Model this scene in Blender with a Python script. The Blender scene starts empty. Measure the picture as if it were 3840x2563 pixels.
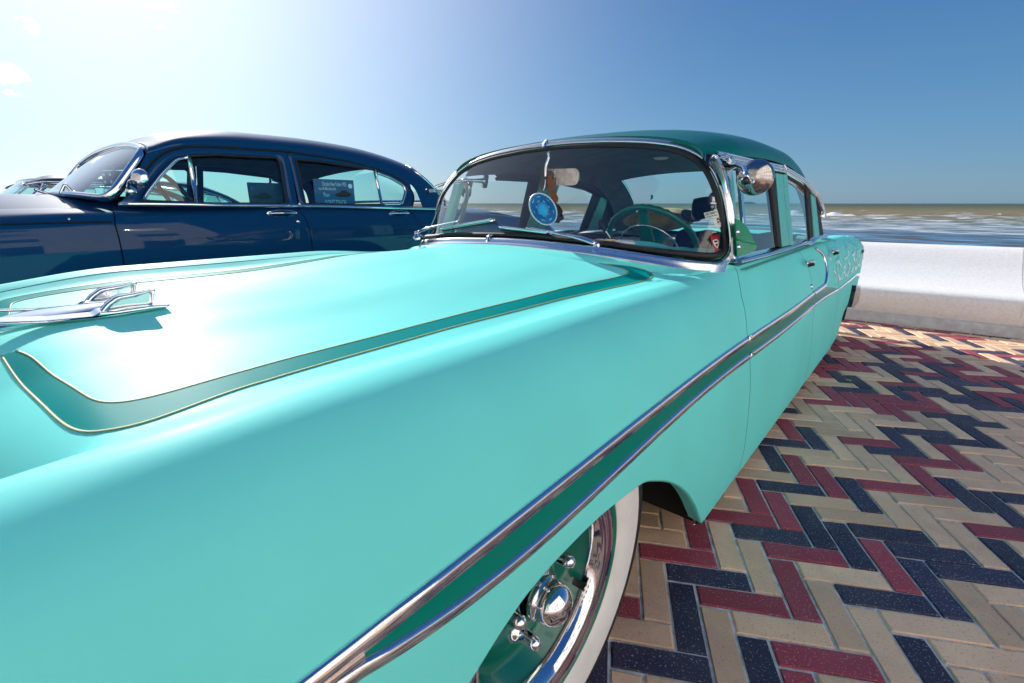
import bpy, math, random
import numpy as np
from mathutils import Vector, Matrix
rnd = random.Random(7)
sc = bpy.context.scene
COL = sc.collection

# ------------------------------------------------------------------ camera
F = 1800.0                      # focal length in pixels of a 3840 px wide frame
PITCH = math.atan(518.5 / F)
AZ = math.radians(40.3)
CH = 1.2
FW = np.array([-math.sin(AZ)*math.cos(PITCH), math.cos(AZ)*math.cos(PITCH), -math.sin(PITCH)])
RT = np.array([math.cos(AZ), math.sin(AZ), 0.0])
UP = np.cross(RT, FW)
CAM = np.array([0.0, 0.0, CH])
cd = bpy.data.cameras.new('camera'); cam = bpy.data.objects.new('camera', cd); COL.objects.link(cam)
cd.sensor_width = 36; cd.lens = F/3840*36; cd.clip_end = 30000; cd.clip_start = 0.02
cam.matrix_world = Matrix(((RT[0], UP[0], -FW[0], 0), (RT[1], UP[1], -FW[1], 0), (RT[2], UP[2], -FW[2], CH), (0, 0, 0, 1)))
cd.dof.use_dof = True; cd.dof.focus_distance = 3.0; cd.dof.aperture_fstop = 9.0
sc.camera = cam

# ------------------------------------------------------------------ light
SUN_EL, SUN_AZ = math.radians(27), math.radians(-77)    # azimuth from +Y towards +X
world = bpy.data.worlds.new('World'); sc.world = world; world.use_nodes = True
nt = world.node_tree; nt.nodes.clear()
wo = nt.nodes.new('ShaderNodeOutputWorld'); bg = nt.nodes.new('ShaderNodeBackground')
sky = nt.nodes.new('ShaderNodeTexSky'); sky.sky_type = 'NISHITA'; sky.sun_disc = False
sky.sun_elevation = SUN_EL; sky.sun_rotation = SUN_AZ
sky.air_density = 1.0; sky.dust_density = 0.35; sky.ozone_density = 2.6; sky.altitude = 0
# thin clouds drifting on the sun's side of the sky
tc = nt.nodes.new('ShaderNodeTexCoord'); mp = nt.nodes.new('ShaderNodeMapping'); mp.inputs['Scale'].default_value = (9, 9, 20); mp.inputs['Location'].default_value = (5.3, 1.7, 2.2)
nz = nt.nodes.new('ShaderNodeTexNoise'); nz.inputs['Scale'].default_value = 2.1; nz.inputs['Detail'].default_value = 9; nz.inputs['Roughness'].default_value = .58
rmp = nt.nodes.new('ShaderNodeMapRange'); rmp.inputs['From Min'].default_value = .47; rmp.inputs['From Max'].default_value = .60
mx = nt.nodes.new('ShaderNodeMixRGB'); mx.inputs['Color2'].default_value = (10, 10.3, 10.8, 1)
nt.links.new(tc.outputs['Generated'], mp.inputs['Vector']); nt.links.new(mp.outputs[0], nz.inputs['Vector'])
nt.links.new(nz.outputs['Fac'], rmp.inputs['Value']); cmul = nt.nodes.new('ShaderNodeMath'); cmul.operation = 'MULTIPLY'; nt.links.new(rmp.outputs[0], cmul.inputs[0]); nt.links.new(cmul.outputs[0], mx.inputs['Fac'])
# cool white balance of the whole sky, and the broad pale veil of thin high haze round the sun
wb = nt.nodes.new('ShaderNodeMixRGB'); wb.blend_type = 'MULTIPLY'; wb.inputs['Fac'].default_value = 1; wb.inputs['Color2'].default_value = (.91, .97, 1.03, 1)
dt = nt.nodes.new('ShaderNodeVectorMath'); dt.operation = 'DOT_PRODUCT'
dt.inputs[1].default_value = (math.sin(SUN_AZ)*math.cos(SUN_EL), math.cos(SUN_AZ)*math.cos(SUN_EL), math.sin(SUN_EL))
nrm = nt.nodes.new('ShaderNodeVectorMath'); nrm.operation = 'NORMALIZE'
mxz = nt.nodes.new('ShaderNodeMath'); mxz.operation = 'MAXIMUM'; mxz.inputs[1].default_value = 0
pw = nt.nodes.new('ShaderNodeMath'); pw.operation = 'POWER'; pw.inputs[1].default_value = 7.5
veil = nt.nodes.new('ShaderNodeMixRGB'); veil.blend_type = 'ADD'; veil.inputs['Fac'].default_value = 1
vc = nt.nodes.new('ShaderNodeMixRGB'); vc.inputs['Color1'].default_value = (0, 0, 0, 1); vc.inputs['Color2'].default_value = (3.15, 3.15, 3.05, 1)
nt.links.new(tc.outputs['Generated'], nrm.inputs[0]); nt.links.new(nrm.outputs[0], dt.inputs[0]); nt.links.new(dt.outputs['Value'], mxz.inputs[0]); nt.links.new(mxz.outputs[0], pw.inputs[0])
nt.links.new(pw.outputs[0], vc.inputs['Fac']); 
# deep polarised blue of the clear air, pale at the horizon and darker overhead, mixed with the physical sky
sxz = nt.nodes.new('ShaderNodeSeparateXYZ'); nt.links.new(nrm.outputs[0], sxz.inputs[0])
gr = nt.nodes.new('ShaderNodeValToRGB'); e_ = gr.color_ramp.elements
e_[0].position = 0.0; e_[0].color = (.115, .27, .42, 1); e_[1].position = 1.0; e_[1].color = (.012, .09, .30, 1)
q_ = e_.new(.12); q_.color = (.085, .25, .44, 1); q_ = e_.new(.40); q_.color = (.024, .13, .36, 1)
sc5 = nt.nodes.new('ShaderNodeMixRGB'); sc5.blend_type = 'MULTIPLY'; sc5.inputs['Fac'].default_value = 1; sc5.inputs['Color2'].default_value = (3.2, 3.6, 3.75, 1)
mxs_ = nt.nodes.new('ShaderNodeMixRGB'); mxs_.inputs['Fac'].default_value = .86
nt.links.new(sxz.outputs['Z'], gr.inputs['Fac']); nt.links.new(gr.outputs[0], sc5.inputs['Color1']); nt.links.new(sky.outputs[0], mxs_.inputs['Color1']); nt.links.new(sc5.outputs[0], mxs_.inputs['Color2'])
nt.links.new(mxs_.outputs[0], wb.inputs['Color1']); nt.links.new(wb.outputs[0], veil.inputs['Color1']); nt.links.new(vc.outputs[0], veil.inputs['Color2'])
prev_ = None
for px_, r0_, r1_ in (((350, 6), 1.9, .4), ((22, 184), 1.3, .2), ((60, 60), .8, .1)):      # two small torn clouds near the sun and a wisp
    d_ = FW + RT*((px_[0]*3840/2349-1920)/F) + UP*((1281.5-px_[1]*3840/2349)/F); d_ = d_/np.linalg.norm(d_)
    dd = nt.nodes.new('ShaderNodeVectorMath'); dd.operation = 'DOT_PRODUCT'; dd.inputs[1].default_value = tuple(float(v) for v in d_)
    cmr = nt.nodes.new('ShaderNodeMapRange'); cmr.inputs['From Min'].default_value = math.cos(math.radians(r0_)); cmr.inputs['From Max'].default_value = math.cos(math.radians(r1_))
    nt.links.new(nrm.outputs[0], dd.inputs[0]); nt.links.new(dd.outputs['Value'], cmr.inputs['Value'])
    if prev_ is None: prev_ = cmr.outputs[0]
    else:
        mm_ = nt.nodes.new('ShaderNodeMath'); mm_.operation = 'MAXIMUM'; nt.links.new(prev_, mm_.inputs[0]); nt.links.new(cmr.outputs[0], mm_.inputs[1]); prev_ = mm_.outputs[0]
nt.links.new(prev_, cmul.inputs[1])
nt.links.new(veil.outputs[0], mx.inputs['Color1']); nt.links.new(mx.outputs[0], bg.inputs['Color'])
bg.inputs['Strength'].default_value = 0.076
nt.links.new(bg.outputs[0], wo.inputs[0])
sd = bpy.data.lights.new('sun', 'SUN'); sd.energy = 2.0; sd.angle = math.radians(.6); sd.color = (1, .955, .88)
sun = bpy.data.objects.new('sun', sd); COL.objects.link(sun)
sv = Vector((math.sin(SUN_AZ)*math.cos(SUN_EL), math.cos(SUN_AZ)*math.cos(SUN_EL), math.sin(SUN_EL)))
sun.rotation_euler = sv.to_track_quat('Z', 'Y').to_euler()
sc.view_settings.view_transform = 'Standard'; sc.view_settings.look = 'None'
sc.view_settings.exposure = 1.68; sc.view_settings.gamma = 1; sc.view_settings.use_curve_mapping = False
sc.cycles.max_bounces = 10; sc.cycles.transparent_max_bounces = 16
try: sc.cycles.use_denoising = True
except Exception: pass

# ------------------------------------------------------------------ survey helpers: a sight line meets a surface of the place
K = 3840/2349.0
def ray(p): return FW + RT*((p[0]*K-1920)/F) + UP*((1281.5-p[1]*K)/F)
def onx(p, x): d = ray(p); return CAM + d*(x/d[0])
def ony(p, y): d = ray(p); return CAM + d*(y/d[1])
def onz(p, z): d = ray(p); return CAM + d*((z-CH)/d[2])
def onp(p, a, b, z0): d = ray(p); return CAM + d*((a+b*(CH-z0))/(d[0]-b*d[2]))
def R1(u, v): return (u/3.6617, 275.3+v/3.6617)
def R2(u, v): return (489.4+u/3.944, 275.3+v/3.944)
def R3(u, v): return (948.2+u/4.66, 275.3+v/4.66)
def R4(u, v): return (1376.4+u/3.84, 275.3+v/3.84)
def ZA(u, v): return (u/2.4, 672.9+v/2.4)
def ZB(u, v): return (795.3+u/2.4, 520+v/2.4)
def ZC(u, v): return (1407+u/3.8366, 520+v/3.8366)
def ZD(u, v): return (550.6+u/2.56, 1040+v/2.56)
def ZE(u, v): return (1590.5+u/6.4, 275.3+v/6.4)
def ZG(u, v): return (u/5.486, 581.1+v/5.486)

# ------------------------------------------------------------------ materials
def nodes(m): m.use_nodes = True; return m.node_tree, m.node_tree.nodes['Principled BSDF']
def mat(name, col, rough=.5, metal=0, coat=0, coat_r=.03, spec=.5, noise=0, nscale=30, bump=0, bscale=80, col2=None, emit=None, sheen=0):
    m = bpy.data.materials.new(name); t, b = nodes(m)
    b.inputs['Base Color'].default_value = (*col, 1); b.inputs['Roughness'].default_value = rough
    b.inputs['Metallic'].default_value = metal; b.inputs['Coat Weight'].default_value = coat
    b.inputs['Coat Roughness'].default_value = coat_r; b.inputs['Specular IOR Level'].default_value = spec
    if sheen: b.inputs['Sheen Weight'].default_value = sheen
    m.diffuse_color = (*col, 1)
    if noise or col2 or bump:
        tcn = t.nodes.new('ShaderNodeTexCoord')
        if noise or col2:
            n = t.nodes.new('ShaderNodeTexNoise'); n.inputs['Scale'].default_value = nscale; n.inputs['Detail'].default_value = 6
            r = t.nodes.new('ShaderNodeMixRGB'); c2 = col2 or tuple(c*(1-noise) for c in col)
            mr = t.nodes.new('ShaderNodeMapRange'); mr.inputs['From Min'].default_value = .35; mr.inputs['From Max'].default_value = .68
            r.inputs['Color1'].default_value = (*col, 1); r.inputs['Color2'].default_value = (*c2, 1)
            t.links.new(tcn.outputs['Object'], n.inputs['Vector']); t.links.new(n.outputs['Fac'], mr.inputs['Value'])
            t.links.new(mr.outputs[0], r.inputs['Fac']); t.links.new(r.outputs[0], b.inputs['Base Color'])
        if bump:
            n2 = t.nodes.new('ShaderNodeTexNoise'); n2.inputs['Scale'].default_value = bscale; n2.inputs['Detail'].default_value = 5
            bp = t.nodes.new('ShaderNodeBump'); bp.inputs['Strength'].default_value = bump; bp.inputs['Distance'].default_value = .004
            t.links.new(tcn.outputs['Object'], n2.inputs['Vector']); t.links.new(n2.outputs['Fac'], bp.inputs['Height'])
            t.links.new(bp.outputs[0], b.inputs['Normal'])
    return m
def glass_mat(name, tint, refl=1.0, rough=0.0):
    m = bpy.data.materials.new(name); m.use_nodes = True; t = m.node_tree; t.nodes.clear()
    o = t.nodes.new('ShaderNodeOutputMaterial'); tr = t.nodes.new('ShaderNodeBsdfTransparent'); g = t.nodes.new('ShaderNodeBsdfGlossy')
    # Schlick reflectance of a thin pane, the same from both sides
    ge = t.nodes.new('ShaderNodeNewGeometry'); dp = t.nodes.new('ShaderNodeVectorMath'); dp.operation = 'DOT_PRODUCT'
    ab = t.nodes.new('ShaderNodeMath'); ab.operation = 'ABSOLUTE'; om = t.nodes.new('ShaderNodeMath'); om.operation = 'SUBTRACT'; om.inputs[0].default_value = 1; om.use_clamp = True
    pw5 = t.nodes.new('ShaderNodeMath'); pw5.operation = 'POWER'; pw5.inputs[1].default_value = 5; fr = t.nodes.new('ShaderNodeMath'); fr.operation = 'MULTIPLY_ADD'; fr.inputs[1].default_value = .93; fr.inputs[2].default_value = .07
    t.links.new(ge.outputs['Normal'], dp.inputs[0]); t.links.new(ge.outputs['Incoming'], dp.inputs[1]); t.links.new(dp.outputs['Value'], ab.inputs[0]); t.links.new(ab.outputs[0], om.inputs[1])
    t.links.new(om.outputs[0], pw5.inputs[0]); t.links.new(pw5.outputs[0], fr.inputs[0])
    mxs = t.nodes.new('ShaderNodeMixShader')
    mu = t.nodes.new('ShaderNodeMath'); mu.operation = 'MULTIPLY'; mu.inputs[1].default_value = refl; mu.use_clamp = True
    tr.inputs[0].default_value = (*tint, 1); g.inputs[0].default_value = (1, 1, 1, 1); g.inputs['Roughness'].default_value = rough
    t.links.new(fr.outputs[0], mu.inputs[0]); t.links.new(mu.outputs[0], mxs.inputs[0])
    t.links.new(tr.outputs[0], mxs.inputs[1]); t.links.new(g.outputs[0], mxs.inputs[2]); t.links.new(mxs.outputs[0], o.inputs[0])
    m.diffuse_color = (*tint, .3)
    return m
M = {}
M['mint'] = mat('satin mint paint', (.18, .79, .73), .58, 0, .05, .36, .5, bump=.06, bscale=700, noise=.07, nscale=2.2)
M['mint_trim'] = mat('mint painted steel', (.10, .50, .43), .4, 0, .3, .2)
M['green'] = mat('dark green gloss paint', (.0, .13, .115), .45, 0, .3, .05, .3)
M['sideband'] = mat('emerald green gloss paint', (.0, .20, .15), .35, 0, .15, .05, .3)
M['wheelgreen'] = mat('emerald green enamel', (.0, .15, .105), .3, 0, .6, .05, .5)
M['band'] = mat('teal green gloss paint', (.0, .25, .24), .5, 0, .0, .06, .5)
M['lace'] = mat('lace pattern paint', (.24, .78, .76), .35, 0, .6, .1)
M['gold'] = mat('pale yellow pinstripe', (.24, .31, .11), .6, 0, 0)
M['chrome'] = mat('chrome', (.80, .80, .82), .07, 1, noise=.10, nscale=60, bump=.04, bscale=22)
M['stainless'] = mat('polished stainless trim', (.82, .82, .83), .24, 1, noise=.06, nscale=40)
M['dullchrome'] = mat('pitted chrome', (.50, .47, .45), .13, 1, noise=.3, nscale=60)
M['black'] = mat('black rubber', (.012, .012, .014), .6, bump=.2, bscale=300)
M['gloss_black'] = mat('black enamel', (.008, .008, .01), .25, 0, .5)
M['dark'] = mat('underbody black', (.006, .006, .006), .9)
M['headliner'] = mat('grey headliner cloth', (.10, .105, .11), .85, noise=.3, nscale=8)
M['white'] = mat('whitewall rubber', (.86, .84, .80), .5, noise=.12, nscale=14, bump=.1)
M['glass'] = glass_mat('clear window glass', (.87, .95, .94))
M['shield'] = glass_mat('windshield glass', (.90, .94, .94), 1.15)
M['tealglass'] = glass_mat('green tinted glass', (.62, .90, .90))
M['visor'] = mat('deep green plexiglass', (.0, .30, .13), .3, 0, .1, .05, .3)
M['visor'].node_tree.nodes['Principled BSDF'].inputs['Alpha'].default_value = .88; M['visor'].node_tree.nodes['Principled BSDF'].inputs['IOR'].default_value = 1.15
M['navy'] = mat('navy blue gloss paint', (.003, .045, .135), .5, 0, .50, .02, .3)
M['navy_trim'] = mat('navy painted steel', (.006, .02, .07), .4, 0, .4)
M['slate'] = mat('slate blue paint', (.03, .06, .11), .45, 0, .3, .05, .3)
M['vinyl'] = mat('pale mint vinyl', (.42, .56, .52), .5, bump=.15, bscale=200)
M['blanket'] = mat('dark blue blanket', (.01, .02, .055), .95, bump=.4, bscale=120, noise=.4, nscale=30)
M['cushion'] = mat('olive yellow velvet', (.50, .40, .12), .85, noise=.35, nscale=12, bump=.5, bscale=40, sheen=.4)
M['redcloth'] = mat('red tassel cloth', (.35, .01, .02), .9)
M['camo'] = mat('snakeskin patterned straw', (.20, .16, .11), .8, col2=(.02, .018, .015), nscale=60, bump=.5, bscale=150)
M['blackfelt'] = mat('black felt', (.012, .012, .013), .9, bump=.3, bscale=200)
M['bluefelt'] = mat('bright blue felt', (.005, .13, .36), .85, bump=.3, bscale=200)
M['bluecrown'] = mat('highlighted blue felt', (.02, .30, .62), .8, bump=.3, bscale=200)  # crown felt made lighter, its highlight put into the colour
M['silver'] = mat('silver braid', (.55, .60, .68), .35, .6, bump=.8, bscale=200)
M['leather'] = mat('brown leather', (.16, .055, .025), .6, bump=.3)
M['paper'] = mat('white paper', (.80, .79, .74), .7)
M['ink_red'] = mat('red print', (.55, .02, .03), .6)
M['ink_black'] = mat('black print', (.01, .01, .012), .6)
M['ink_white'] = mat('white print', (.8, .8, .8), .6)
M['ink_yellow'] = mat('yellow print', (.75, .60, .05), .6)
M['ink_cyan'] = mat('pale cyan print', (.35, .70, .78), .6)
M['card'] = mat('blue printed card', (.015, .10, .24), .45, 0, .3)
M['card_reflection'] = mat('reflected blue card', (.012, .055, .10), .5)  # dimmed card colour for the card's reflection
M['concrete'] = mat('white painted concrete', (.90, .885, .86), .75, noise=.12, nscale=45, bump=.7, bscale=130)
M['plinth'] = mat('worn concrete plinth', (.62, .62, .61), .85, col2=(.50, .47, .44), nscale=16, bump=.5, bscale=60)
M['facade'] = mat('pale rendered facade', (.80, .76, .70), .85, noise=.08, nscale=2)
M['sand'] = mat('sand', (.34, .28, .19), .9, noise=.3, nscale=3)
M['mortar'] = mat('pale jointing sand', (.90, .89, .87), .95, noise=.45, nscale=30, bump=.8, bscale=300)
M['steel'] = mat('dark steel', (.05, .05, .055), .4, .8)
M['ship'] = mat('far ship hull', (.16, .20, .24), .8)
M['foam'] = mat('sea foam', (.78, .80, .80), .8)
for k_, v_ in (('band', 1.07), ('sideband', 1.2), ('green', 1.25), ('mint', 1.14), ('slate', 1.1), ('navy', 1.08)):
    M[k_].node_tree.nodes['Principled BSDF'].inputs['IOR'].default_value = v_
def brick_mat(name, col, sp, light):
    m = bpy.data.materials.new(name); t, b = nodes(m); m.diffuse_color = (*col, 1)
    tcn = t.nodes.new('ShaderNodeTexCoord'); ob = t.nodes.new('ShaderNodeObjectInfo')
    n = t.nodes.new('ShaderNodeTexNoise'); n.inputs['Scale'].default_value = 170; n.inputs['Detail'].default_value = 4
    mr = t.nodes.new('ShaderNodeMapRange'); mr.inputs['From Min'].default_value = .60; mr.inputs['From Max'].default_value = .68; mr.inputs['To Max'].default_value = .8
    gp = t.nodes.new('ShaderNodeNewGeometry')
    n2 = t.nodes.new('ShaderNodeTexNoise'); n2.inputs['Scale'].default_value = 9; n2.inputs['Detail'].default_value = 4
    m1 = t.nodes.new('ShaderNodeMixRGB'); m1.inputs['Color1'].default_value = (*[c*.80 for c in col], 1); m1.inputs['Color2'].default_value = (*[min(1, c*1.16) for c in col], 1)
    m2 = t.nodes.new('ShaderNodeMixRGB'); m2.inputs['Color2'].default_value = (*sp, 1)
    hs = t.nodes.new('ShaderNodeHueSaturation'); mv = t.nodes.new('ShaderNodeMapRange'); mv.inputs['To Min'].default_value = .78; mv.inputs['To Max'].default_value = 1.1
    t.links.new(gp.outputs['Position'], n.inputs['Vector']); t.links.new(gp.outputs['Position'], n2.inputs['Vector'])
    # trodden-in dirt and drips that run across several stones
    n3 = t.nodes.new('ShaderNodeTexNoise'); n3.inputs['Scale'].default_value = 2.3; n3.inputs['Detail'].default_value = 7; n3.inputs['Roughness'].default_value = .7
    mr3 = t.nodes.new('ShaderNodeMapRange'); mr3.inputs['From Min'].default_value = .46; mr3.inputs['From Max'].default_value = .72; mr3.inputs['To Max'].default_value = .28
    m3 = t.nodes.new('ShaderNodeMixRGB'); m3.inputs['Color2'].default_value = (.20, .17, .15, 1)
    t.links.new(gp.outputs['Position'], n3.inputs['Vector']); t.links.new(n3.outputs['Fac'], mr3.inputs['Value']); t.links.new(mr3.outputs[0], m3.inputs['Fac'])
    t.links.new(n2.outputs['Fac'], m1.inputs['Fac']); t.links.new(m1.outputs[0], m3.inputs['Color1']); t.links.new(m3.outputs[0], m2.inputs['Color1'])
    t.links.new(n.outputs['Fac'], mr.inputs['Value']); t.links.new(mr.outputs[0], m2.inputs['Fac'])
    t.links.new(ob.outputs['Random'], mv.inputs['Value']); t.links.new(mv.outputs[0], hs.inputs['Value'])
    t.links.new(m2.outputs[0], hs.inputs['Color']); t.links.new(hs.outputs[0], b.inputs['Base Color'])
    bp = t.nodes.new('ShaderNodeBump'); bp.inputs['Strength'].default_value = .35; bp.inputs['Distance'].default_value = .002
    t.links.new(n.outputs['Fac'], bp.inputs['Height']); t.links.new(bp.outputs[0], b.inputs['Normal'])
    b.inputs['Roughness'].default_value = .55; b.inputs['Specular IOR Level'].default_value = .3
    return m
M['b_tan'] = brick_mat('tan paver', (.97, .60, .39), (.42, .26, .20), 0)
M['b_red'] = brick_mat('dark red paver', (.40, .065, .09), (.58, .42, .44), 1)
M['b_blue'] = brick_mat('blue black paver', (.045, .044, .085), (.45, .47, .55), 1)

# ------------------------------------------------------------------ mesh helpers
def tag(o, label=None, cat=None, group=None, kind=None):
    for k, v in (('label', label), ('category', cat), ('group', group), ('kind', kind)):
        if v: o[k] = v
    return o
def empty(name, loc=(0, 0, 0), label=None, cat=None, group=None):
    o = bpy.data.objects.new(name, None); COL.objects.link(o); o.location = loc; o.empty_display_size = .1
    return tag(o, label, cat, group)
def mk(name, verts, faces, m, parent=None, smooth=True, label=None, mats=None, midx=None, thick=0):
    me = bpy.data.meshes.new(name); me.from_pydata([tuple(map(float, v)) for v in verts], [], faces)
    for mm in (mats or [m]): me.materials.append(mm)
    if midx is not None:
        me.polygons.foreach_set('material_index', midx)
    if smooth: me.polygons.foreach_set('use_smooth', [True]*len(me.polygons))
    me.update()
    o = bpy.data.objects.new(name, me); COL.objects.link(o)
    if parent is not None:
        o.parent = parent; o.location = -Vector(world_loc(parent))
    if label: o['label'] = label
    if thick:
        s = o.modifiers.new('thickness', 'SOLIDIFY'); s.thickness = abs(thick); s.offset = -1 if thick > 0 else 1
    return o
def world_loc(o):
    l = Vector(o.location)
    while o.parent is not None:
        o = o.parent; l = l + Vector(o.location)
    return l
def grid(P, closed_u=False, closed_v=False):
    P = np.asarray(P, float); nu, nv = P.shape[:2]
    V = P.reshape(-1, 3); Fc = []
    for i in range(nu if closed_u else nu-1):
        for j in range(nv if closed_v else nv-1):
            a = i*nv+j; b = ((i+1) % nu)*nv+j; c = ((i+1) % nu)*nv+(j+1) % nv; d = i*nv+(j+1) % nv
            Fc.append((a, b, c, d))
    return V, Fc
def gridobj(name, P, m, parent, **kw):
    flip = kw.pop('flip', False); cu = kw.pop('cu', False); cv = kw.pop('cv', False)
    V, Fc = grid(P, cu, cv)
    if flip: Fc = [f[::-1] for f in Fc]
    return mk(name, V, Fc, m, parent, **kw)
def pch(xs, ys, x):
    """monotone cubic through (xs, ys)"""
    xs = np.asarray(xs, float); ys = np.asarray(ys, float); x = np.clip(np.asarray(x, float), xs[0], xs[-1])
    h = np.diff(xs); d = np.diff(ys)/h; m = np.zeros(len(xs)); m[0] = d[0]; m[-1] = d[-1]
    for i in range(1, len(xs)-1):
        m[i] = 0 if d[i-1]*d[i] <= 0 else (h[i-1]+h[i])*3/((2*h[i]+h[i-1])/d[i-1]+(h[i]+2*h[i-1])/d[i])
    k = np.clip(np.searchsorted(xs, x, 'right')-1, 0, len(xs)-2); t = (x-xs[k])/h[k]
    return (2*t**3-3*t**2+1)*ys[k]+(t**3-2*t**2+t)*h[k]*m[k]+(-2*t**3+3*t**2)*ys[k+1]+(t**3-t**2)*h[k]*m[k+1]
def resample(P, n, closed=False):
    P = np.asarray(P, float)
    if closed: P = np.vstack([P, P[:1]])
    L = np.r_[0, np.cumsum(np.linalg.norm(np.diff(P, axis=0), axis=1))]
    t = np.linspace(0, L[-1], n+1 if closed else n)
    Q = np.stack([np.interp(t, L, P[:, k]) for k in range(P.shape[1])], 1)
    return Q[:-1] if closed else Q
def smoothpath(P, n, it=3, closed=False):
    Q = resample(P, n, closed)
    for _ in range(it):
        if closed: Q = (np.roll(Q, 1, 0)+2*Q+np.roll(Q, -1, 0))/4
        else: Q[1:-1] = (Q[:-2]+2*Q[1:-1]+Q[2:])/4
    return Q
def sweep(P, N, prof, closed=False, cap=True):
    """profile (a along tangent x normal, b along normal) swept along path"""
    P = np.asarray(P, float); n = len(P)
    N = np.asarray(N, float)
    if N.ndim == 1: N = np.tile(N, (n, 1))
    T = (np.roll(P, -1, 0)-np.roll(P, 1, 0)) if closed else np.gradient(P, axis=0)
    T /= np.linalg.norm(T, axis=1)[:, None]+1e-12
    S = np.cross(T, N); S /= np.linalg.norm(S, axis=1)[:, None]+1e-12
    N2 = np.cross(S, T)
    pr = np.asarray(prof, float)
    if pr.ndim == 2: pr = np.tile(pr, (n, 1, 1))
    V = P[:, None, :]+pr[:, :, :1]*S[:, None, :]+pr[:, :, 1:2]*N2[:, None, :]
    V_, Fc = grid(V, closed, True); Fc = [f[::-1] for f in Fc]
    m = pr.shape[1]
    if cap and not closed: Fc += [tuple(range(m)), tuple(range((n-1)*m, n*m))[::-1]]
    return V_, Fc
def circ(r, n=10, rx=None): rx = rx or r; return [(rx*math.cos(2*math.pi*i/n), r*math.sin(2*math.pi*i/n)) for i in range(n)]
def dome(w, h, n=6, base=-.004): return [(w*math.cos(math.pi*i/n), h*math.sin(math.pi*i/n)) for i in range(n+1)]+[(-w, base), (w, base)]
def tube(name, P, r, m, parent, n=10, closed=False, up=(0, 0, 1), smooth=True, label=None):
    P = np.asarray(P, float)
    r = np.asarray(r, float)
    pr = np.array(circ(1, n))
    prof = pr*r if r.ndim == 0 else pr[None]*r[:, None, None]
    V, Fc = sweep(P, np.array(up, float)+1e-4, prof, closed)
    return mk(name, V, Fc, m, parent, smooth, label)
def lathe(name, prof, org, axis, m, parent, n=40, mats=None, midx=None, label=None, e1=None):
    """prof: list of (r, h); revolved round axis through org"""
    ax = np.array(axis, float); ax /= np.linalg.norm(ax)
    e1 = np.cross(ax, (0, 0, 1)) if e1 is None and abs(ax[2]) < .9 else (np.array((1., 0, 0)) if e1 is None else np.array(e1, float))
    e1 = e1-ax*(e1@ax); e1 /= np.linalg.norm(e1); e2 = np.cross(ax, e1)
    P = np.array([[np.array(org)+ax*h+r*(e1*math.cos(a)+e2*math.sin(a)) for r, h in prof] for a in np.linspace(0, 2*math.pi, n, endpoint=False)])
    V, Fc = grid(P, True, False)
    mi = None
    if midx is not None: mi = [midx[f % (len(prof)-1)] for f in range(len(Fc))]
    return mk(name, V, Fc, m, parent, True, label, mats, mi)
def boxo(name, c, s, m, parent, bev=.0, rot=0, label=None):
    x, y, z = [k/2 for k in s]; V = []
    cr, sr = math.cos(rot), math.sin(rot)
    for sx in (-1, 1):
        for sy in (-1, 1):
            for sz in (-1, 1):
                px, py = sx*x, sy*y
                V.append((c[0]+px*cr-py*sr, c[1]+px*sr+py*cr, c[2]+sz*z))
    Fc = [(0, 1, 3, 2), (4, 6, 7, 5), (0, 4, 5, 1), (2, 3, 7, 6), (0, 2, 6, 4), (1, 5, 7, 3)]
    o = mk(name, V, Fc, m, parent, bev > 0, label)
    if bev:
        b = o.modifiers.new('edge', 'BEVEL'); b.width = bev; b.segments = 3
        for p in o.data.polygons: p.use_smooth = False
    return o
def plate(name, O, ux, uy, outline, th, m, parent, label=None, smooth=False):
    """flat plate: outline in (ux, uy) round O, thickness th along the normal"""
    O, ux, uy = [np.array(v, float) for v in (O, ux, uy)]; nn = np.cross(ux, uy); nn /= np.linalg.norm(nn)
    A = [O+ux*a+uy*b for a, b in outline]; n = len(A)
    V = [p+nn*th for p in A]+A
    Fc = [tuple(range(n)), tuple(range(2*n-1, n-1, -1))]+[(i, i+n, (i+1) % n+n, (i+1) % n) for i in range(n)]
    return mk(name, V, Fc, m, parent, smooth, label)
def ell(a, b, n=32): return [(a*math.cos(2*math.pi*i/n), b*math.sin(2*math.pi*i/n)) for i in range(n)]
def rrect(w, h, r, n=5):
    out = []
    for cx, cy, a0 in ((w/2-r, h/2-r, 0), (-w/2+r, h/2-r, 90), (-w/2+r, -h/2+r, 180), (w/2-r, -h/2+r, 270)):
        for i in range(n+1):
            a = math.radians(a0+90*i/n); out.append((cx+r*math.cos(a), cy+r*math.sin(a)))
    return out
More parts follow.
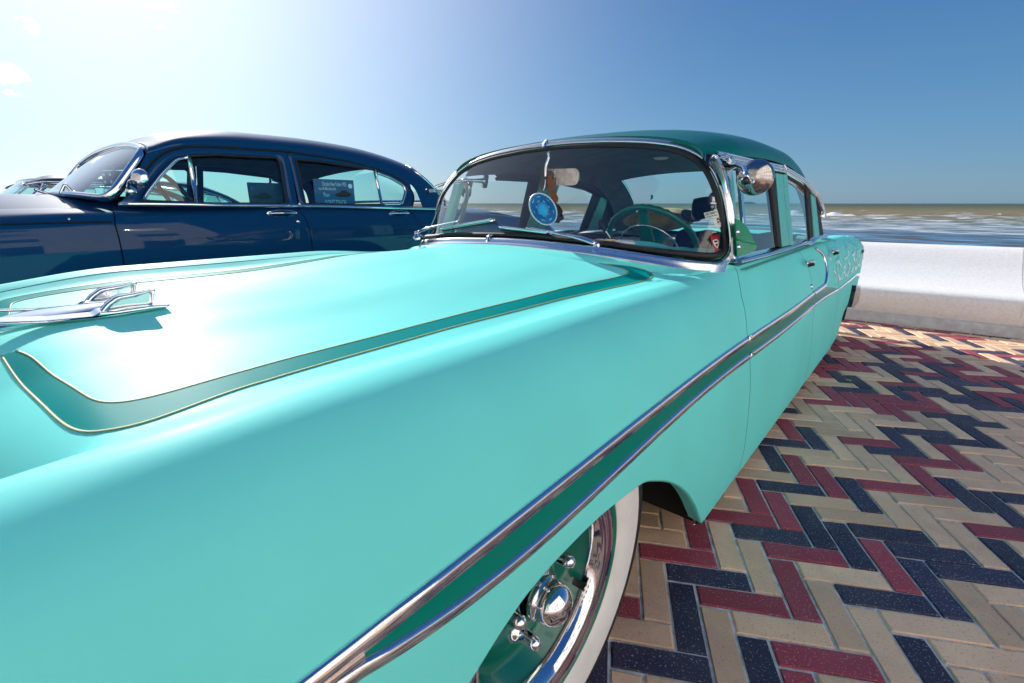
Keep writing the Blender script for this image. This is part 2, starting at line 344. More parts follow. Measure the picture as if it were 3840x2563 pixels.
def text(name, s, O, ux, uy, size, m, parent, label=None, arc=None, width=None, ext=.0004):
    """flat lettering; ux reading direction, uy up; arc=(radius, start angle, per-char angle) bends it"""
    cu = bpy.data.curves.new('t', 'FONT'); cu.body = s; cu.size = size; cu.align_x = 'CENTER'; cu.align_y = 'CENTER'; cu.extrude = ext; cu.resolution_u = 2
    o = bpy.data.objects.new('t', cu); COL.objects.link(o)
    dg = bpy.context.evaluated_depsgraph_get(); me = bpy.data.meshes.new_from_object(o.evaluated_get(dg))
    bpy.data.objects.remove(o); bpy.data.curves.remove(cu)
    me.name = name; me.materials.clear(); me.materials.append(m)
    n = len(me.vertices); co = np.zeros(n*3); me.vertices.foreach_get('co', co); co = co.reshape(-1, 3)
    if width and n:
        w = co[:, 0].max()-co[:, 0].min(); co[:, 0] *= width/w
    if arc:
        R, sgn = arc; a = co[:, 0]/R
        x = (R+sgn*co[:, 1])*np.sin(a); y = sgn*((R+sgn*co[:, 1])*np.cos(a)); co[:, 0], co[:, 1] = x, y
    O, ux, uy = [np.array(v, float) for v in (O, ux, uy)]; nn = np.cross(ux, uy); nn /= np.linalg.norm(nn)
    W = O+co[:, :1]*ux+co[:, 1:2]*uy+co[:, 2:]*nn
    me.vertices.foreach_set('co', W.ravel()); me.update()
    t = bpy.data.objects.new(name, me); COL.objects.link(t)
    if parent is not None: t.parent = parent; t.location = -Vector(world_loc(parent))
    if label: t['label'] = label
    return t
def unit(v): v = np.array(v, float); return v/np.linalg.norm(v)

# ================================================================== GROUND
GL = 1.2/13.777                 # paver pitch across (m)
RHO = 3.1
GYAW, GOX, GOY = -.203, 6.099, 16.051
def g2w(gx, gy):
    c, s = math.cos(GYAW), math.sin(GYAW)
    X = (GOX+c*gx+s*gy)*GL; Y = (GOY+s*gx-c*gy)*GL
    return (X*math.cos(AZ)-Y*math.sin(AZ), X*math.sin(AZ)+Y*math.cos(AZ))
def wally(x): return 6.215+.075*x       # foot of the sea wall
ground = tag(mk('pavement', [(-90, -90, -.0065), (60, -90, -.0065), (60, 7.1, -.0065), (-90, 7.1, -.0065)], [(0, 1, 2, 3)], M['mortar'], None, False), kind='structure')
def clip_half(poly, a, b, c):      # keep a x + b y <= c
    out = []
    for i in range(len(poly)):
        p, q = poly[i], poly[(i+1) % len(poly)]
        dp, dq = a*p[0]+b*p[1]-c, a*q[0]+b*q[1]-c
        if dp <= 0: out.append(p)
        if (dp < 0 < dq) or (dq < 0 < dp):
            t = dp/(dp-dq); out.append((p[0]+t*(q[0]-p[0]), p[1]+t*(q[1]-p[1])))
    return out
def paver_poly(kind, k, j):
    ox = k+j*(RHO+1); oy = k+j*(1-RHO); g = .055
    if kind == 'H': r = (ox+g, oy+g, ox+RHO-g, oy+1-g)
    else: r = (ox+g, oy+1+g, ox+1-g, oy+1+RHO-g)
    return [(r[0], r[1]), (r[2], r[1]), (r[2], r[3]), (r[0], r[3])]
def prism(poly, zt, dz):
    """bevelled slab; poly in world xy, counter-clockwise"""
    n = len(poly); c = (sum(p[0] for p in poly)/n, sum(p[1] for p in poly)/n)
    def ins(p, d):
        v = (c[0]-p[0], c[1]-p[1]); l = math.hypot(*v)+1e-9; return (p[0]+v[0]/l*d, p[1]+v[1]/l*d)
    V = [(*ins(p, .006), zt+dz[i % len(dz)]) for i, p in enumerate(poly)]+[(*p, zt-.004+dz[i % len(dz)]) for i, p in enumerate(poly)]+[(*p, -.03) for p in poly]
    Fc = [tuple(range(n))]
    for r in (0, 1):
        for i in range(n): Fc.append((r*n+i, (r+1)*n+i, (r+1)*n+(i+1) % n, r*n+(i+1) % n))
    return V, Fc
NEAR = {}   # colours read off the photograph, lattice corner -> colour
for key, c in {('H', 0, 0): 'b', ('H', 1, 1): 'r', ('H', 2, 2): 't', ('H', 3, 3): 'r', ('V', 0, 0): 'b', ('V', 1, 1): 't', ('V', 2, 2): 'b',
               ('H', -1, -1): 'r', ('H', -2, -2): 't', ('V', -1, -1): 't', ('V', -2, -2): 't', ('H', -3, -3): 't', ('H', 4, 4): 't',
               ('V', 3, -3): 't', ('V', 4, -2): 'r', ('V', 5, -1): 't', ('V', 6, 0): 't', ('V', 7, 1): 'b',
               ('H', 4, -2): 'r', ('H', 5, -1): 't', ('H', 6, 0): 'b', ('H', 7, 1): 't', ('H', 8, 2): 't', ('H', 3, -3): 'b', ('H', 2, -4): 'r',
               ('V', 2, -4): 't', ('V', 1, -5): 'r', ('H', 1, -5): 't', ('V', 3, -9): 't', ('V', 4, -8): 'r', ('V', 5, -7): 'r', ('V', 6, -6): 'b', ('V', 7, -5): 'b',
               ('H', 7, -5): 't', ('H', 8, -4): 'b', ('H', 9, -3): 'b', ('H', 6, -6): 't', ('H', 5, -7): 'b', ('V', 8, -4): 'r', ('V', 9, -3): 'b', ('V', 10, -2): 't',
               ('H', 10, -8): 'r', ('H', 11, -7): 't', ('H', 12, -6): 't', ('H', 9, -9): 't', ('H', 8, -10): 't', ('H', 7, -11): 't', ('V', 9, -9): 'b', ('V', 8, -10): 'r',
               ('V', 10, -8): 't', ('V', 11, -7): 't', ('V', 12, -6): 't', ('V', 13, -5): 'b', ('H', 13, -11): 'r', ('H', 12, -12): 'b', ('H', 11, -13): 'r', ('H', 14, -10): 't',
               ('V', 13, -11): 'r', ('V', 14, -10): 'b', ('V', 15, -9): 'b', ('H', 19, -23): 'b', ('H', 23, -31): 'r'}.items():
    NEAR[key] = c
cm = {'t': M['b_tan'], 'r': M['b_red'], 'b': M['b_blue']}
sing, rest = [], []
for j in range(-30, 40):
    for k in range(-110, 110):
        for kind in 'HV':
            g = paver_poly(kind, k, j); w = [g2w(*p) for p in g]
            cx, cy = sum(p[0] for p in w)/4, sum(p[1] for p in w)/4
            if not (-9.5 < cx < 4.5 and -2.2 < cy < 6.3): continue
            key = (kind, round(k+4*j) if True else 0, round(k-2*j))
            c = NEAR.get(key) or rnd.choices('trb', (56, 22, 22))[0]
            poly = clip_half(w, -.075, 1, 6.215-.165)
            if len(poly) < 3: continue
            area = abs(sum(poly[i][0]*poly[(i+1) % len(poly)][1]-poly[(i+1) % len(poly)][0]*poly[i][1] for i in range(len(poly))))/2
            if area < .002: continue
            if sum(poly[i][0]*poly[(i+1) % len(poly)][1]-poly[(i+1) % len(poly)][0]*poly[i][1] for i in range(len(poly))) < 0: poly = poly[::-1]
            d = np.array([cx, cy, 0.])-CAM; fz = d@FW; u = 1920+F*(d@RT)/max(fz, .01); v = 1281.5-F*(d@UP)/max(fz, .01)
            vis = fz > .1 and -40 < u-1920 < 2060 and v < 2700 and cx > -.50 and cy > .35
            h0 = rnd.uniform(-.0015, .0015); dz = [h0+rnd.uniform(-.0014, .0014) for _ in range(4)]
            V, Fc = prism(poly, 0.0, dz)
            if vis: sing.append((fz, V, Fc, c, (cx, cy)))
            else: rest.append((V, Fc, c))
# two courses of stretchers along the foot of the wall
for row in range(2):
    x = -9.0+row*.13
    while x < 4.4:
        L_ = .262; c = rnd.choices('trb', (30, 40, 30))[0]
        y0 = lambda xx: wally(xx)-.078*(row+1)+.004
        poly = [(x, y0(x)), (x+L_, y0(x+L_)), (x+L_, y0(x+L_)+.07), (x, y0(x)+.07)]
        V, Fc = prism(poly, 0.0, [rnd.uniform(-.0012, .0012) for _ in range(4)])
        cx, cy = x+L_/2, poly[0][1]+.035
        if -.5 < cx < 1.2: sing.append((cy, V, Fc, c, (cx, cy)))
        else: rest.append((V, Fc, c))
        x += L_+.009
sing.sort(key=lambda s: s[0])
for i, (fz, V, Fc, c, ctr) in enumerate(sing):
    if i >= 296: rest.append((V, Fc, c)); continue
    me = bpy.data.meshes.new('brick'); me.from_pydata([(v[0]-ctr[0], v[1]-ctr[1], v[2]) for v in V], [], Fc); me.materials.append(cm[c])
    o = bpy.data.objects.new('brick', me); COL.objects.link(o); o.parent = ground; o.location = (ctr[0], ctr[1], 0)
VV, FF, MI = [], [], []
for V, Fc, c in rest:
    b = len(VV); VV += V; FF += [tuple(b+i for i in f) for f in Fc]; MI += ['trb'.index(c)]*len(Fc)
o = mk('brick_field', VV, FF, None, ground, False, mats=[M['b_tan'], M['b_red'], M['b_blue']], midx=MI); o['kind'] = 'stuff'

# ================================================================== SEA WALL
wall = empty('sea_wall', (-.5, 6.3, 0), 'low white concrete sea wall with a rounded bench-like top, behind the parked cars', 'wall')
def wall_strip(name, prof, m, x0=-30, x1=14, n=90):
    P = []
    for x in np.linspace(x0, x1, n): P.append([(x, wally(x)+dy, z) for dy, z in prof])
    return gridobj(name, P, m, wall, flip=True)
wall_strip('plinth', [(-.02, -.02), (-.015, .02), (.0, .075), (.012, .098), (.03, .102), (.06, .102)], M['plinth'])
nose = [(.05, .102), (.034, .112), (.022, .13), (.012, .20), (-.004, .262), (-.016, .30), (-.018, .325), (-.008, .348), (.018, .362), (.06, .370), (.15, .380), (.3, .405), (.5, .46), (.7, .55), (.86, .65), (.96, .71), (1.02, .735), (1.08, .742), (1.3, .742), (1.36, .73), (1.38, .68), (1.38, -.5)]
nose = [tuple(p) for p in smoothpath(nose, 60, 1)]
wall_strip('wall_body', nose, M['concrete'])
for xj in np.arange(-28.2, 13, 2.6):
    xj += .38; V, Fc = sweep([(xj, wally(xj)+dy-.0015, z+.0015) for dy, z in nose[2:52]], (0, -.7, .7), [(.002, -.003), (.002, .0), (-.002, .0), (-.002, -.003)]); mk('joint', V, Fc, M['plinth'], wall)
# weathering debris along the foot of the wall
VV, FF = [], []
for i in range(260):
    x = rnd.uniform(-.6, 1.3); y = wally(x)-.02-abs(rnd.gauss(0, .012)); r = rnd.uniform(.002, .007)
    b = len(VV)
    for k in range(5): VV.append((x+r*1.5*math.cos(k*1.257), y+r*math.sin(k*1.257), .0))
    VV.append((x, y, r*.9)); FF += [(b+k, b+(k+1) % 5, b+5) for k in range(5)]
tag(mk('grit', VV, FF, M['sand'], None, False), 'sandy grit gathered along the foot of the white wall', 'grit', kind='stuff')
for i, p in enumerate(((3310, 1266), (3182, 1426))):
    q = onz((p[0]/K, p[1]/K), .004)
    leaf = plate('fallen_leaf', q, (.02, .008, 0), (-.006, .012, .003), ell(1, .8, 8), .002, M['leather'] if i == 0 else M['gold'], None)
    tag(leaf, ('brown curled leaf lying on the pavers nearer the wall', 'small yellow leaf lying on a red paver, farther from the wall')[i], 'leaf', 'fallen leaves on the pavers')

# ------------------------------------------------------------------ apartment block mirrored in the chrome, and an unseen block added to bounce sunlight
def block(name, x0, x1, y0, y1, h, lab, nx, ny, face):
    t = empty(name, ((x0+x1)/2, (y0+y1)/2, 0), lab, 'building')
    boxo('wall', ((x0+x1)/2, (y0+y1)/2, h/2), (x1-x0, y1-y0, h), M['facade'], t)
    boxo('roof', ((x0+x1)/2, (y0+y1)/2, h+.15), (x1-x0+.6, y1-y0+.6, .3), M['plinth'], t)
    for i in range(nx):
        for j in range(ny):
            if face == '-x': c = (x0-.01, y0+(i+.5)*(y1-y0)/nx, 1.6+j*3.0); sz = (.08, (y1-y0)/nx*.32, 1.3)
            else: c = (x0+(i+.5)*(x1-x0)/nx, y1+.01, 1.6+j*3.0); sz = ((x1-x0)/nx*.5, .08, 1.6)
            boxo('window', c, sz, M['gloss_black'], t)
block('bounce_block', 10, 22, -24, 5.6, 12.5, 'unseen pale block added to bounce sunlight onto the mint car, beyond the right edge of the view', 10, 4, '-x')
block('apartment_building', -40, 11, -34, -22, 16, 'pale apartment block along the promenade behind the camera', 14, 5, '+y')

# ================================================================== BEACH AND SEA
SEA = -4.2
def smat_sea():
    m = bpy.data.materials.new('shallow silty sea'); t, b = nodes(m); m.diffuse_color = (.2, .2, .13, 1)
    g = t.nodes.new('ShaderNodeNewGeometry'); sx = t.nodes.new('ShaderNodeSeparateXYZ'); t.links.new(g.outputs['Position'], sx.inputs[0])
    # water colour by distance from the shore, shallow -> deep
    mr = t.nodes.new('ShaderNodeMapRange'); mr.inputs['From Min'].default_value = 100; mr.inputs['From Max'].default_value = 1300
    nl = t.nodes.new('ShaderNodeTexNoise'); mpn = t.nodes.new('ShaderNodeMapping'); mpn.inputs['Scale'].default_value = (.006, .03, 1)
    nl.inputs['Scale'].default_value = 1.; nl.inputs['Detail'].default_value = 5
    t.links.new(g.outputs['Position'], mpn.inputs['Vector']); t.links.new(mpn.outputs[0], nl.inputs['Vector'])
    ad = t.nodes.new('ShaderNodeMath'); ad.operation = 'MULTIPLY_ADD'; ad.inputs[1].default_value = 90; t.links.new(nl.outputs['Fac'], ad.inputs[0]); t.links.new(sx.outputs['Y'], ad.inputs[2])
    ad2 = t.nodes.new('ShaderNodeMath'); ad2.operation = 'SUBTRACT'; ad2.inputs[1].default_value = 45; t.links.new(ad.outputs[0], ad2.inputs[0])
    t.links.new(ad2.outputs[0], mr.inputs['Value'])
    cr = t.nodes.new('ShaderNodeValToRGB'); e = cr.color_ramp.elements
    e[0].position = 0; e[0].color = (.13, .20, .24, 1); e[1].position = 1; e[1].color = (.09, .11, .06, 1)
    for p, c in ((.05, (.15, .21, .23)), (.09, (.20, .19, .13)), (.20, (.27, .205, .095)), (.45, (.17, .16, .07))):
        q = e.new(p); q.color = (*c, 1)
    t.links.new(mr.outputs[0], cr.inputs['Fac'])
    # foam: streaky crests parallel to the shore
    mpf = t.nodes.new('ShaderNodeMapping'); mpf.inputs['Scale'].default_value = (.10, .22, 1)
    nf = t.nodes.new('ShaderNodeTexNoise'); nf.inputs['Scale'].default_value = 1; nf.inputs['Detail'].default_value = 8; nf.inputs['Roughness'].default_value = .65
    t.links.new(g.outputs['Position'], mpf.inputs['Vector']); t.links.new(mpf.outputs[0], nf.inputs['Vector'])
    thr = t.nodes.new('ShaderNodeMapRange'); thr.inputs['From Min'].default_value = 120; thr.inputs['From Max'].default_value = 420
    thr.inputs['To Min'].default_value = .45; thr.inputs['To Max'].default_value = .60; t.links.new(sx.outputs['Y'], thr.inputs['Value'])
    sb = t.nodes.new('ShaderNodeMath'); sb.operation = 'SUBTRACT'; t.links.new(nf.outputs['Fac'], sb.inputs[0]); t.links.new(thr.outputs[0], sb.inputs[1])
    ml = t.nodes.new('ShaderNodeMath'); ml.operation = 'MULTIPLY'; ml.inputs[1].default_value = 9; ml.use_clamp = True; t.links.new(sb.outputs[0], ml.inputs[0])
    mxc = t.nodes.new('ShaderNodeMixRGB'); mxc.inputs['Color2'].default_value = (.62, .65, .66, 1); t.links.new(cr.outputs[0], mxc.inputs['Color1']); t.links.new(ml.outputs[0], mxc.inputs['Fac'])
    t.links.new(mxc.outputs[0], b.inputs['Base Color'])
    b.inputs['Roughness'].default_value = .5; b.inputs['IOR'].default_value = 1.15
    bp = t.nodes.new('ShaderNodeBump'); bp.inputs['Strength'].default_value = .7; bp.inputs['Distance'].default_value = .5
    nb = t.nodes.new('ShaderNodeTexNoise'); nb.inputs['Detail'].default_value = 6; mpb = t.nodes.new('ShaderNodeMapping'); mpb.inputs['Scale'].default_value = (.15, .5, 1)
    t.links.new(g.outputs['Position'], mpb.inputs['Vector']); t.links.new(mpb.outputs[0], nb.inputs['Vector']); nb.inputs['Scale'].default_value = 1.4
    t.links.new(nb.outputs['Fac'], bp.inputs['Height']); t.links.new(bp.outputs[0], b.inputs['Normal'])
    return m
seam = smat_sea()
def wave(x, y):
    s = 0
    if y > 780: return 0
    fade = 1 if y < 500 else max(0, (780-y)/280)
    for (L, A, ph, sk) in ((41, .75, .3, .05), (26.5, .45, 2.1, -.09), (15.3, .22, 4.0, .16), (63, .6, 1.0, .02)):
        w = math.sin(2*math.pi*(y+sk*x+3*math.sin(x*.021+ph*3)+2.2*math.sin(x*.057+ph))/L+ph)
        s += A*(1-abs(w))**1.6*(.6+.5*math.sin(x*.043+ph*7+y*.02))
    return s*fade*min(1, max(0, (y-125)/90))
ys = list(np.concatenate([np.arange(118, 200, 1.6), np.arange(200, 420, 3), np.arange(420, 800, 20), [900, 1200, 2000, 4000, 12000]]))
P = [[(x, y, SEA+wave(x, y)) for x in np.concatenate([[-12000, -3000, -1200, -800], np.arange(-600, 130, 5), [300, 900, 6000]])] for y in ys]
tag(gridobj('sea', P, seam, None), kind='structure')
def smat_wet():
    m = bpy.data.materials.new('wet rippled sand'); t, b = nodes(m); m.diffuse_color = (.1, .1, .1, 1)
    g = t.nodes.new('ShaderNodeNewGeometry'); mpf = t.nodes.new('ShaderNodeMapping'); mpf.inputs['Scale'].default_value = (.14, .55, 1)
    nf = t.nodes.new('ShaderNodeTexNoise'); nf.inputs['Scale'].default_value = 1; nf.inputs['Detail'].default_value = 5; nf.inputs['Roughness'].default_value = .55
    t.links.new(g.outputs['Position'], mpf.inputs['Vector']); t.links.new(mpf.outputs[0], nf.inputs['Vector'])
    cr = t.nodes.new('ShaderNodeValToRGB'); e = cr.color_ramp.elements; e[0].position = .44; e[0].color = (.075, .065, .065, 1); e[1].position = .60; e[1].color = (.10, .30, .48, 1)  # blue streaks paint the sky's reflection into the wet sand colour
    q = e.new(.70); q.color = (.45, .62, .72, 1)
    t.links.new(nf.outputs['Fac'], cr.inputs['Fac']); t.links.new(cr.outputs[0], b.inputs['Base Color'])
    rr = t.nodes.new('ShaderNodeMapRange'); rr.inputs['From Min'].default_value = .45; rr.inputs['From Max'].default_value = .55; rr.inputs['To Min'].default_value = .7; rr.inputs['To Max'].default_value = .2
    t.links.new(nf.outputs['Fac'], rr.inputs['Value']); t.links.new(rr.outputs[0], b.inputs['Roughness'])
    return m
P = [[(x, y, z) for x in (-6000, -400, -100, 0, 100, 3000)] for y, z in ((7.2, -2.6), (16, -3.2), (40, -3.8), (80, -4.08), (120.5, -4.19), (134, -4.25))]
tag(gridobj('beach', P, smat_wet(), None), kind='structure')
# rolling breakers with white crests
def breaker(y0, x0, x1, h, seed, lab):
    r = random.Random(seed); P = []; n = int((x1-x0)/1.0)
    ph = [r.uniform(0, 6) for _ in range(4)]
    for i in range(n+1):
        t = i/n; x = x0+(x1-x0)*t; e = math.sin(math.pi*t)**.5 if 0 < t < 1 else 0
        hh = h*e*(.45+.35*math.sin(x*.11+ph[0])+.30*math.sin(x*.31+ph[1])+.2*math.sin(x*.83+ph[2])); hh = max(.02, hh)
        yy = y0+1.6*math.sin(x*.04+ph[2])+.5*math.sin(x*.17+ph[3])
        row = []
        for a, b in ((-3.2, -.05), (-2.6, .12), (-1.8, .42), (-1.0, .80), (-.5, .97), (0, 1.0), (.6, .86), (1.6, .4), (2.8, -.1)):
            row.append((x+r.uniform(-.2, .2), yy+a*h*1.25, SEA+b*hh+r.uniform(-.06, .06)*h*(b > .1)))
        P.append(row)
    o = gridobj('breaker', P, M['foam'], None, flip=True); tag(o, kind='stuff', label=lab, cat='wave', group='breaking waves off the beach')
breaker(262, -66, -14, 2.1, 1, 'white breaking crest rolling in beyond the tail of the mint car')
breaker(222, -30, 30, .8, 2, 'low broken line of foam nearest the shore')
breaker(240, -300, -60, 1.0, 3, 'long white surf line seen through the mint car windows')
breaker(300, 4, 44, 1.5, 4, 'short white crest at the right edge of the sea')
breaker(350, -190, -100, 1.2, 5, 'distant white crest seen through the windshield')

# ================================================================== MINT SEDAN BODY SURFACES
XC = -1.37
car = empty('mint_sedan', (XC, 2.2, 0), 'mint green 1950s four-door sedan with dark green roof and hood stripe, nearest the camera', 'car', 'old cars parked side by side')
KW = [.915, .945, .962, .965, .962, .955, .942, .915, .87, .815, .765, .73, .705]
KZ = [.085, .12, .22, .40, .55, .66, .75, .83, .90, .943, .955, .950, .944]
ST = {  # stations along the car: (w, z)
 -.42: ([.80, .83, .85, .855, .86, .86, .855, .845, .82, .78, .74, .71, .69], [.30, .33, .38, .45, .55, .64, .71, .77, .82, .85, .865, .865, .86]),
 -.20: ([.89, .91, .925, .93, .93, .925, .915, .895, .86, .805, .76, .725, .70], [.13, .17, .25, .41, .55, .66, .745, .82, .88, .917, .93, .925, .915]),
 .0: ([.91, .94, .957, .96, .958, .95, .937, .912, .87, .815, .765, .73, .705], [.09, .12, .22, .40, .55, .66, .75, .828, .897, .937, .950, .944, .934]),
 .3: (KW, KZ), 1.0: (KW, KZ),
 1.5: ([.915, .945, .962, .965, .962, .955, .942, .917, .88, .835, .79, .76, .735], [.085, .12, .22, .40, .55, .66, .75, .828, .893, .935, .953, .955, .955]),
 1.95: ([.915, .945, .962, .965, .962, .955, .942, .920, .893, .87, .856, .846, .835], [.085, .12, .22, .40, .55, .66, .75, .825, .885, .925, .948, .96, .968]),
 3.0: ([.915, .945, .962, .965, .962, .955, .942, .922, .897, .875, .858, .846, .835], [.085, .12, .22, .40, .55, .66, .75, .825, .885, .925, .948, .958, .962]),
 3.8: ([.915, .945, .962, .965, .962, .957, .947, .930, .905, .88, .858, .835, .80], [.085, .12, .22, .40, .55, .66, .75, .825, .885, .925, .948, .960, .965]),
 4.5: ([.915, .945, .962, .966, .966, .965, .960, .948, .923, .89, .855, .80, .74], [.085, .12, .22, .40, .55, .66, .75, .828, .89, .928, .950, .955, .95]),
 5.1: ([.915, .945, .962, .966, .968, .968, .966, .957, .93, .89, .85, .79, .73], [.20, .22, .28, .40, .55, .66, .75, .83, .885, .915, .93, .93, .92]),
 5.38: ([.90, .92, .94, .952, .958, .96, .958, .95, .925, .88, .83, .77, .71], [.25, .26, .30, .40, .55, .66, .74, .81, .855, .88, .89, .885, .875]),
 5.47: ([.86, .88, .90, .915, .92, .922, .92, .91, .88, .83, .78, .73, .68], [.28, .29, .32, .41, .55, .65, .73, .79, .82, .835, .84, .835, .825]),
}
SY = np.array(sorted(ST)); SW = np.array([ST[y][0] for y in SY]); SZ = np.array([ST[y][1] for y in SY])
NK = len(KW); SUB = 6; VN = (NK-1)*SUB+1
TY = np.linspace(SY[0], SY[-1], 1200)
def _section_table():
    w = np.stack([pch(SY, SW[:, k], TY) for k in range(NK)], 1); z = np.stack([pch(SY, SZ[:, k], TY) for k in range(NK)], 1)
    out = []
    for q in (w, z):
        C_ = []
        for i in range(NK-1):
            a, d = max(i-1, 0), min(i+2, NK-1)
            for s in range(SUB):
                t = s/SUB; C_.append(.5*((2*q[:, i])+(-q[:, a]+q[:, i+1])*t+(2*q[:, a]-5*q[:, i]+4*q[:, i+1]-q[:, d])*t*t+(-q[:, a]+3*q[:, i]-3*q[:, i+1]+q[:, d])*t**3))
        C_.append(q[:, -1]); out.append(np.stack(C_, 1))
    return out
TW, TZ = _section_table(); TOPI = int(np.argmax(TZ[600]))
def section(y):
    f = (min(max(y, TY[0]), TY[-1])-TY[0])/(TY[1]-TY[0]); i = min(int(f), len(TY)-2); t = f-i
    return TW[i]*(1-t)+TW[i+1]*t, TZ[i]*(1-t)+TZ[i+1]*t
def sec_pt(y, v):
    W, Z = section(y); i = min(int(v), VN-2); t = v-i
    return W[i]*(1-t)+W[i+1]*t, Z[i]*(1-t)+Z[i+1]*t
def v_of_z(y, z):
    W, Z = section(y); top = int(np.argmax(Z)); return float(np.interp(z, Z[:top+1], np.arange(top+1)))
def side_pt(y, z, off=0.0):
    v = v_of_z(y, z); w, zz = sec_pt(y, v)
    w2, z2 = sec_pt(y, v+.3); w1, z1 = sec_pt(y, max(v-.3, 0)); tn = unit((w2-w1, z2-z1)); nn = np.array([tn[1], -tn[0]])
    return np.array([XC+w+nn[0]*off, y, zz+nn[1]*off])
def side_n(y, z):
    a, b = side_pt(y, z, 0), side_pt(y, z, .01); return unit(b-a)
def hit_side(p):
    d = ray(p); lo, hi = None, None
    x0, x1 = -.34, -.62
    for i in range(60):
        x = x0+(x1-x0)*i/59; q = CAM+d*(x/d[0])
        W, Z = section(q[1]); top = int(np.argmax(Z))
        f = q[0]-XC-float(np.interp(q[2], Z[:top+1], W[:top+1]))
        if f <= 0:
            hi = x; break
        lo = x
    if hi is None or lo is None: return CAM+d*(-.42/d[0])
    for _ in range(30):
        x = (lo+hi)/2; q = CAM+d*(x/d[0]); W, Z = section(q[1]); top = int(np.argmax(Z))
        f = q[0]-XC-float(np.interp(q[2], Z[:top+1], W[:top+1]))
        if f <= 0: hi = x
        else: lo = x
    return CAM+d*((lo+hi)/2/d[0])
def mir(P):
    P = np.array(P, float); P[..., 0] = 2*XC-P[..., 0]; return P
def both(fn):
    for s in (1, -1): fn(s)
def mx_(P, s): return P if s == 1 else mir(P)

# wheel arches
AY = [-.06, .0, .06, .14, .24, .385, .458, .524, .624, .745, .875, .966, 1.046, 1.152, 1.285, 1.37, 1.445, 1.537, 1.56]
AZ_ = [.085, .20, .29, .38, .45, .508, .5425, .565, .579, .584, .576, .565, .533, .476, .376, .291, .205, .114, .085]
_ax = np.linspace(-.06, 1.56, 600); _az = pch(AY, AZ_, _ax)
_qx = np.linspace(3.9, 5.47, 400); _qz = pch([3.9, 4.27, 4.46, 4.53, 4.60, 4.75, 5.0, 5.2, 5.36, 5.47], [.085, .115, .175, .29, .365, .39, .375, .34, .30, .29], _qx)
def low_z(y):
    base = float(section(y)[1][0])
    if -.06 < y < 1.56: return max(base, float(np.interp(y, _ax, _az)))
    if y > 3.9: return max(base, float(np.interp(y, _qx, _qz)))
    return base
def gapy(zs, ysv, z): return float(np.interp(z, zs, ysv))
G1 = ([.08, .26, .4, .54, .63, .76, .88, .97], [1.90, 1.91, 1.89, 1.865, 1.835, 1.80, 1.84, 1.93])
G2 = ([.08, .2, .41, .6, .75, .87, .97], [3.24, 3.22, 3.17, 3.09, 3.04, 3.03, 2.98])
G3 = ([.08, .41, .67, .83, .97], [4.12, 4.07, 3.97, 3.98, 4.06])
GN = ([.08, .97], [-.47, -.42])
GT = ([.08, .97], [5.47, 5.47])
def far_lift(y): t = min(1, max(0, (y+.05)/.45))*min(1, max(0, (1.62-y)/.55)); return t*t*(3-2*t)*.034
def lift_far(P):      # far fender crest raised above the mirrored shape to match its image pixels
    P = np.array(P, float)
    for i in range(P.shape[0]):
        for j in range(P.shape[1]): P[i, j, 2] += far_lift(P[i, j, 1])*min(1, max(0, (P[i, j, 2]-.70)/.22))
    return P
PCACHE = {}
def panel(name, ga, gb, ny, s, label=None, extra=None):
    P = []
    if name in PCACHE: return gridobj(name, mx_(lift_far(PCACHE[name]), s), M['mint'], car, flip=(s == 1), label=label)
    ts = np.linspace(0, 1, ny)
    # cosine-free dense sampling; every row v is a fraction between lower edge and seam
    for t in ts:
        yn = gapy(*ga, .3)*(1-t)+gapy(*gb, .3)*t
        row = []
        for j in range(VN):
            q = j/(VN-1)
            # true y depends on height, so that panel ends follow the gap curves
            z_est = sec_pt(np.clip(yn, -.42, 5.47), q*(VN-1))[1]
            g = .0022
            y = (gapy(*ga, z_est)+g)*(1-t)+(gapy(*gb, z_est)-g)*t
            v0 = v_of_z(y, low_z(y)); v = v0+(VN-1-v0)*q
            w, z = sec_pt(y, v)
            row.append((XC+w, y, z))
        P.append(row)
    PCACHE[name] = np.array(P)
    return gridobj(name, mx_(np.array(P), s), M['mint'], car, flip=(s == 1), label=label)
def closing(name, y, s):      # flange behind a gap
    pass
for s in (1, -1):
    panel('front_fender', GN, G1, 190, s, 'camera-side front fender' if s == 1 else None)
    panel('front_door', G1, G2, 50, s)
    panel('rear_door', G2, G3, 40, s)
    panel('rear_quarter', G3, GT, 70, s, 'camera-side rear fender painted with a lace pattern' if s == 1 else None)
# inner dark shell just behind the panels: makes the shut lines read as gaps
for s in (1, -1):
    P = []
    for y in np.linspace(-.36, 5.36, 140):
        lz = low_z(y); row = []
        v0 = v_of_z(y, lz+.02)
        for q in np.linspace(0, 1, 30):
            w, z = sec_pt(y, v0+(VN-1-v0)*q); row.append((XC+w-.012, y, z-.006))
        P.append(row)
    gridobj('inner_shell', mx_(np.array(P), s), M['dark'], car, flip=(s == 1))
# under-fender lips that turn in round the wheel openings
for s in (1, -1):
    for nm, y0, y1 in (('wheel_arch', -.05, 1.525), ('rear_arch', 3.95, 5.40)):
        P = []
        for y in np.linspace(y0, y1, 80):
            lz = low_z(y); p = side_pt(y, lz); n = side_n(y, lz)
            P.append([p, p+np.array([-.004, 0, -.006]), p+np.array([-.018, 0, -.002]), p+np.array([-.05, 0, .004])])
        gridobj(nm, mx_(np.array(P), s), M['mint'], car, flip=(s == -1))
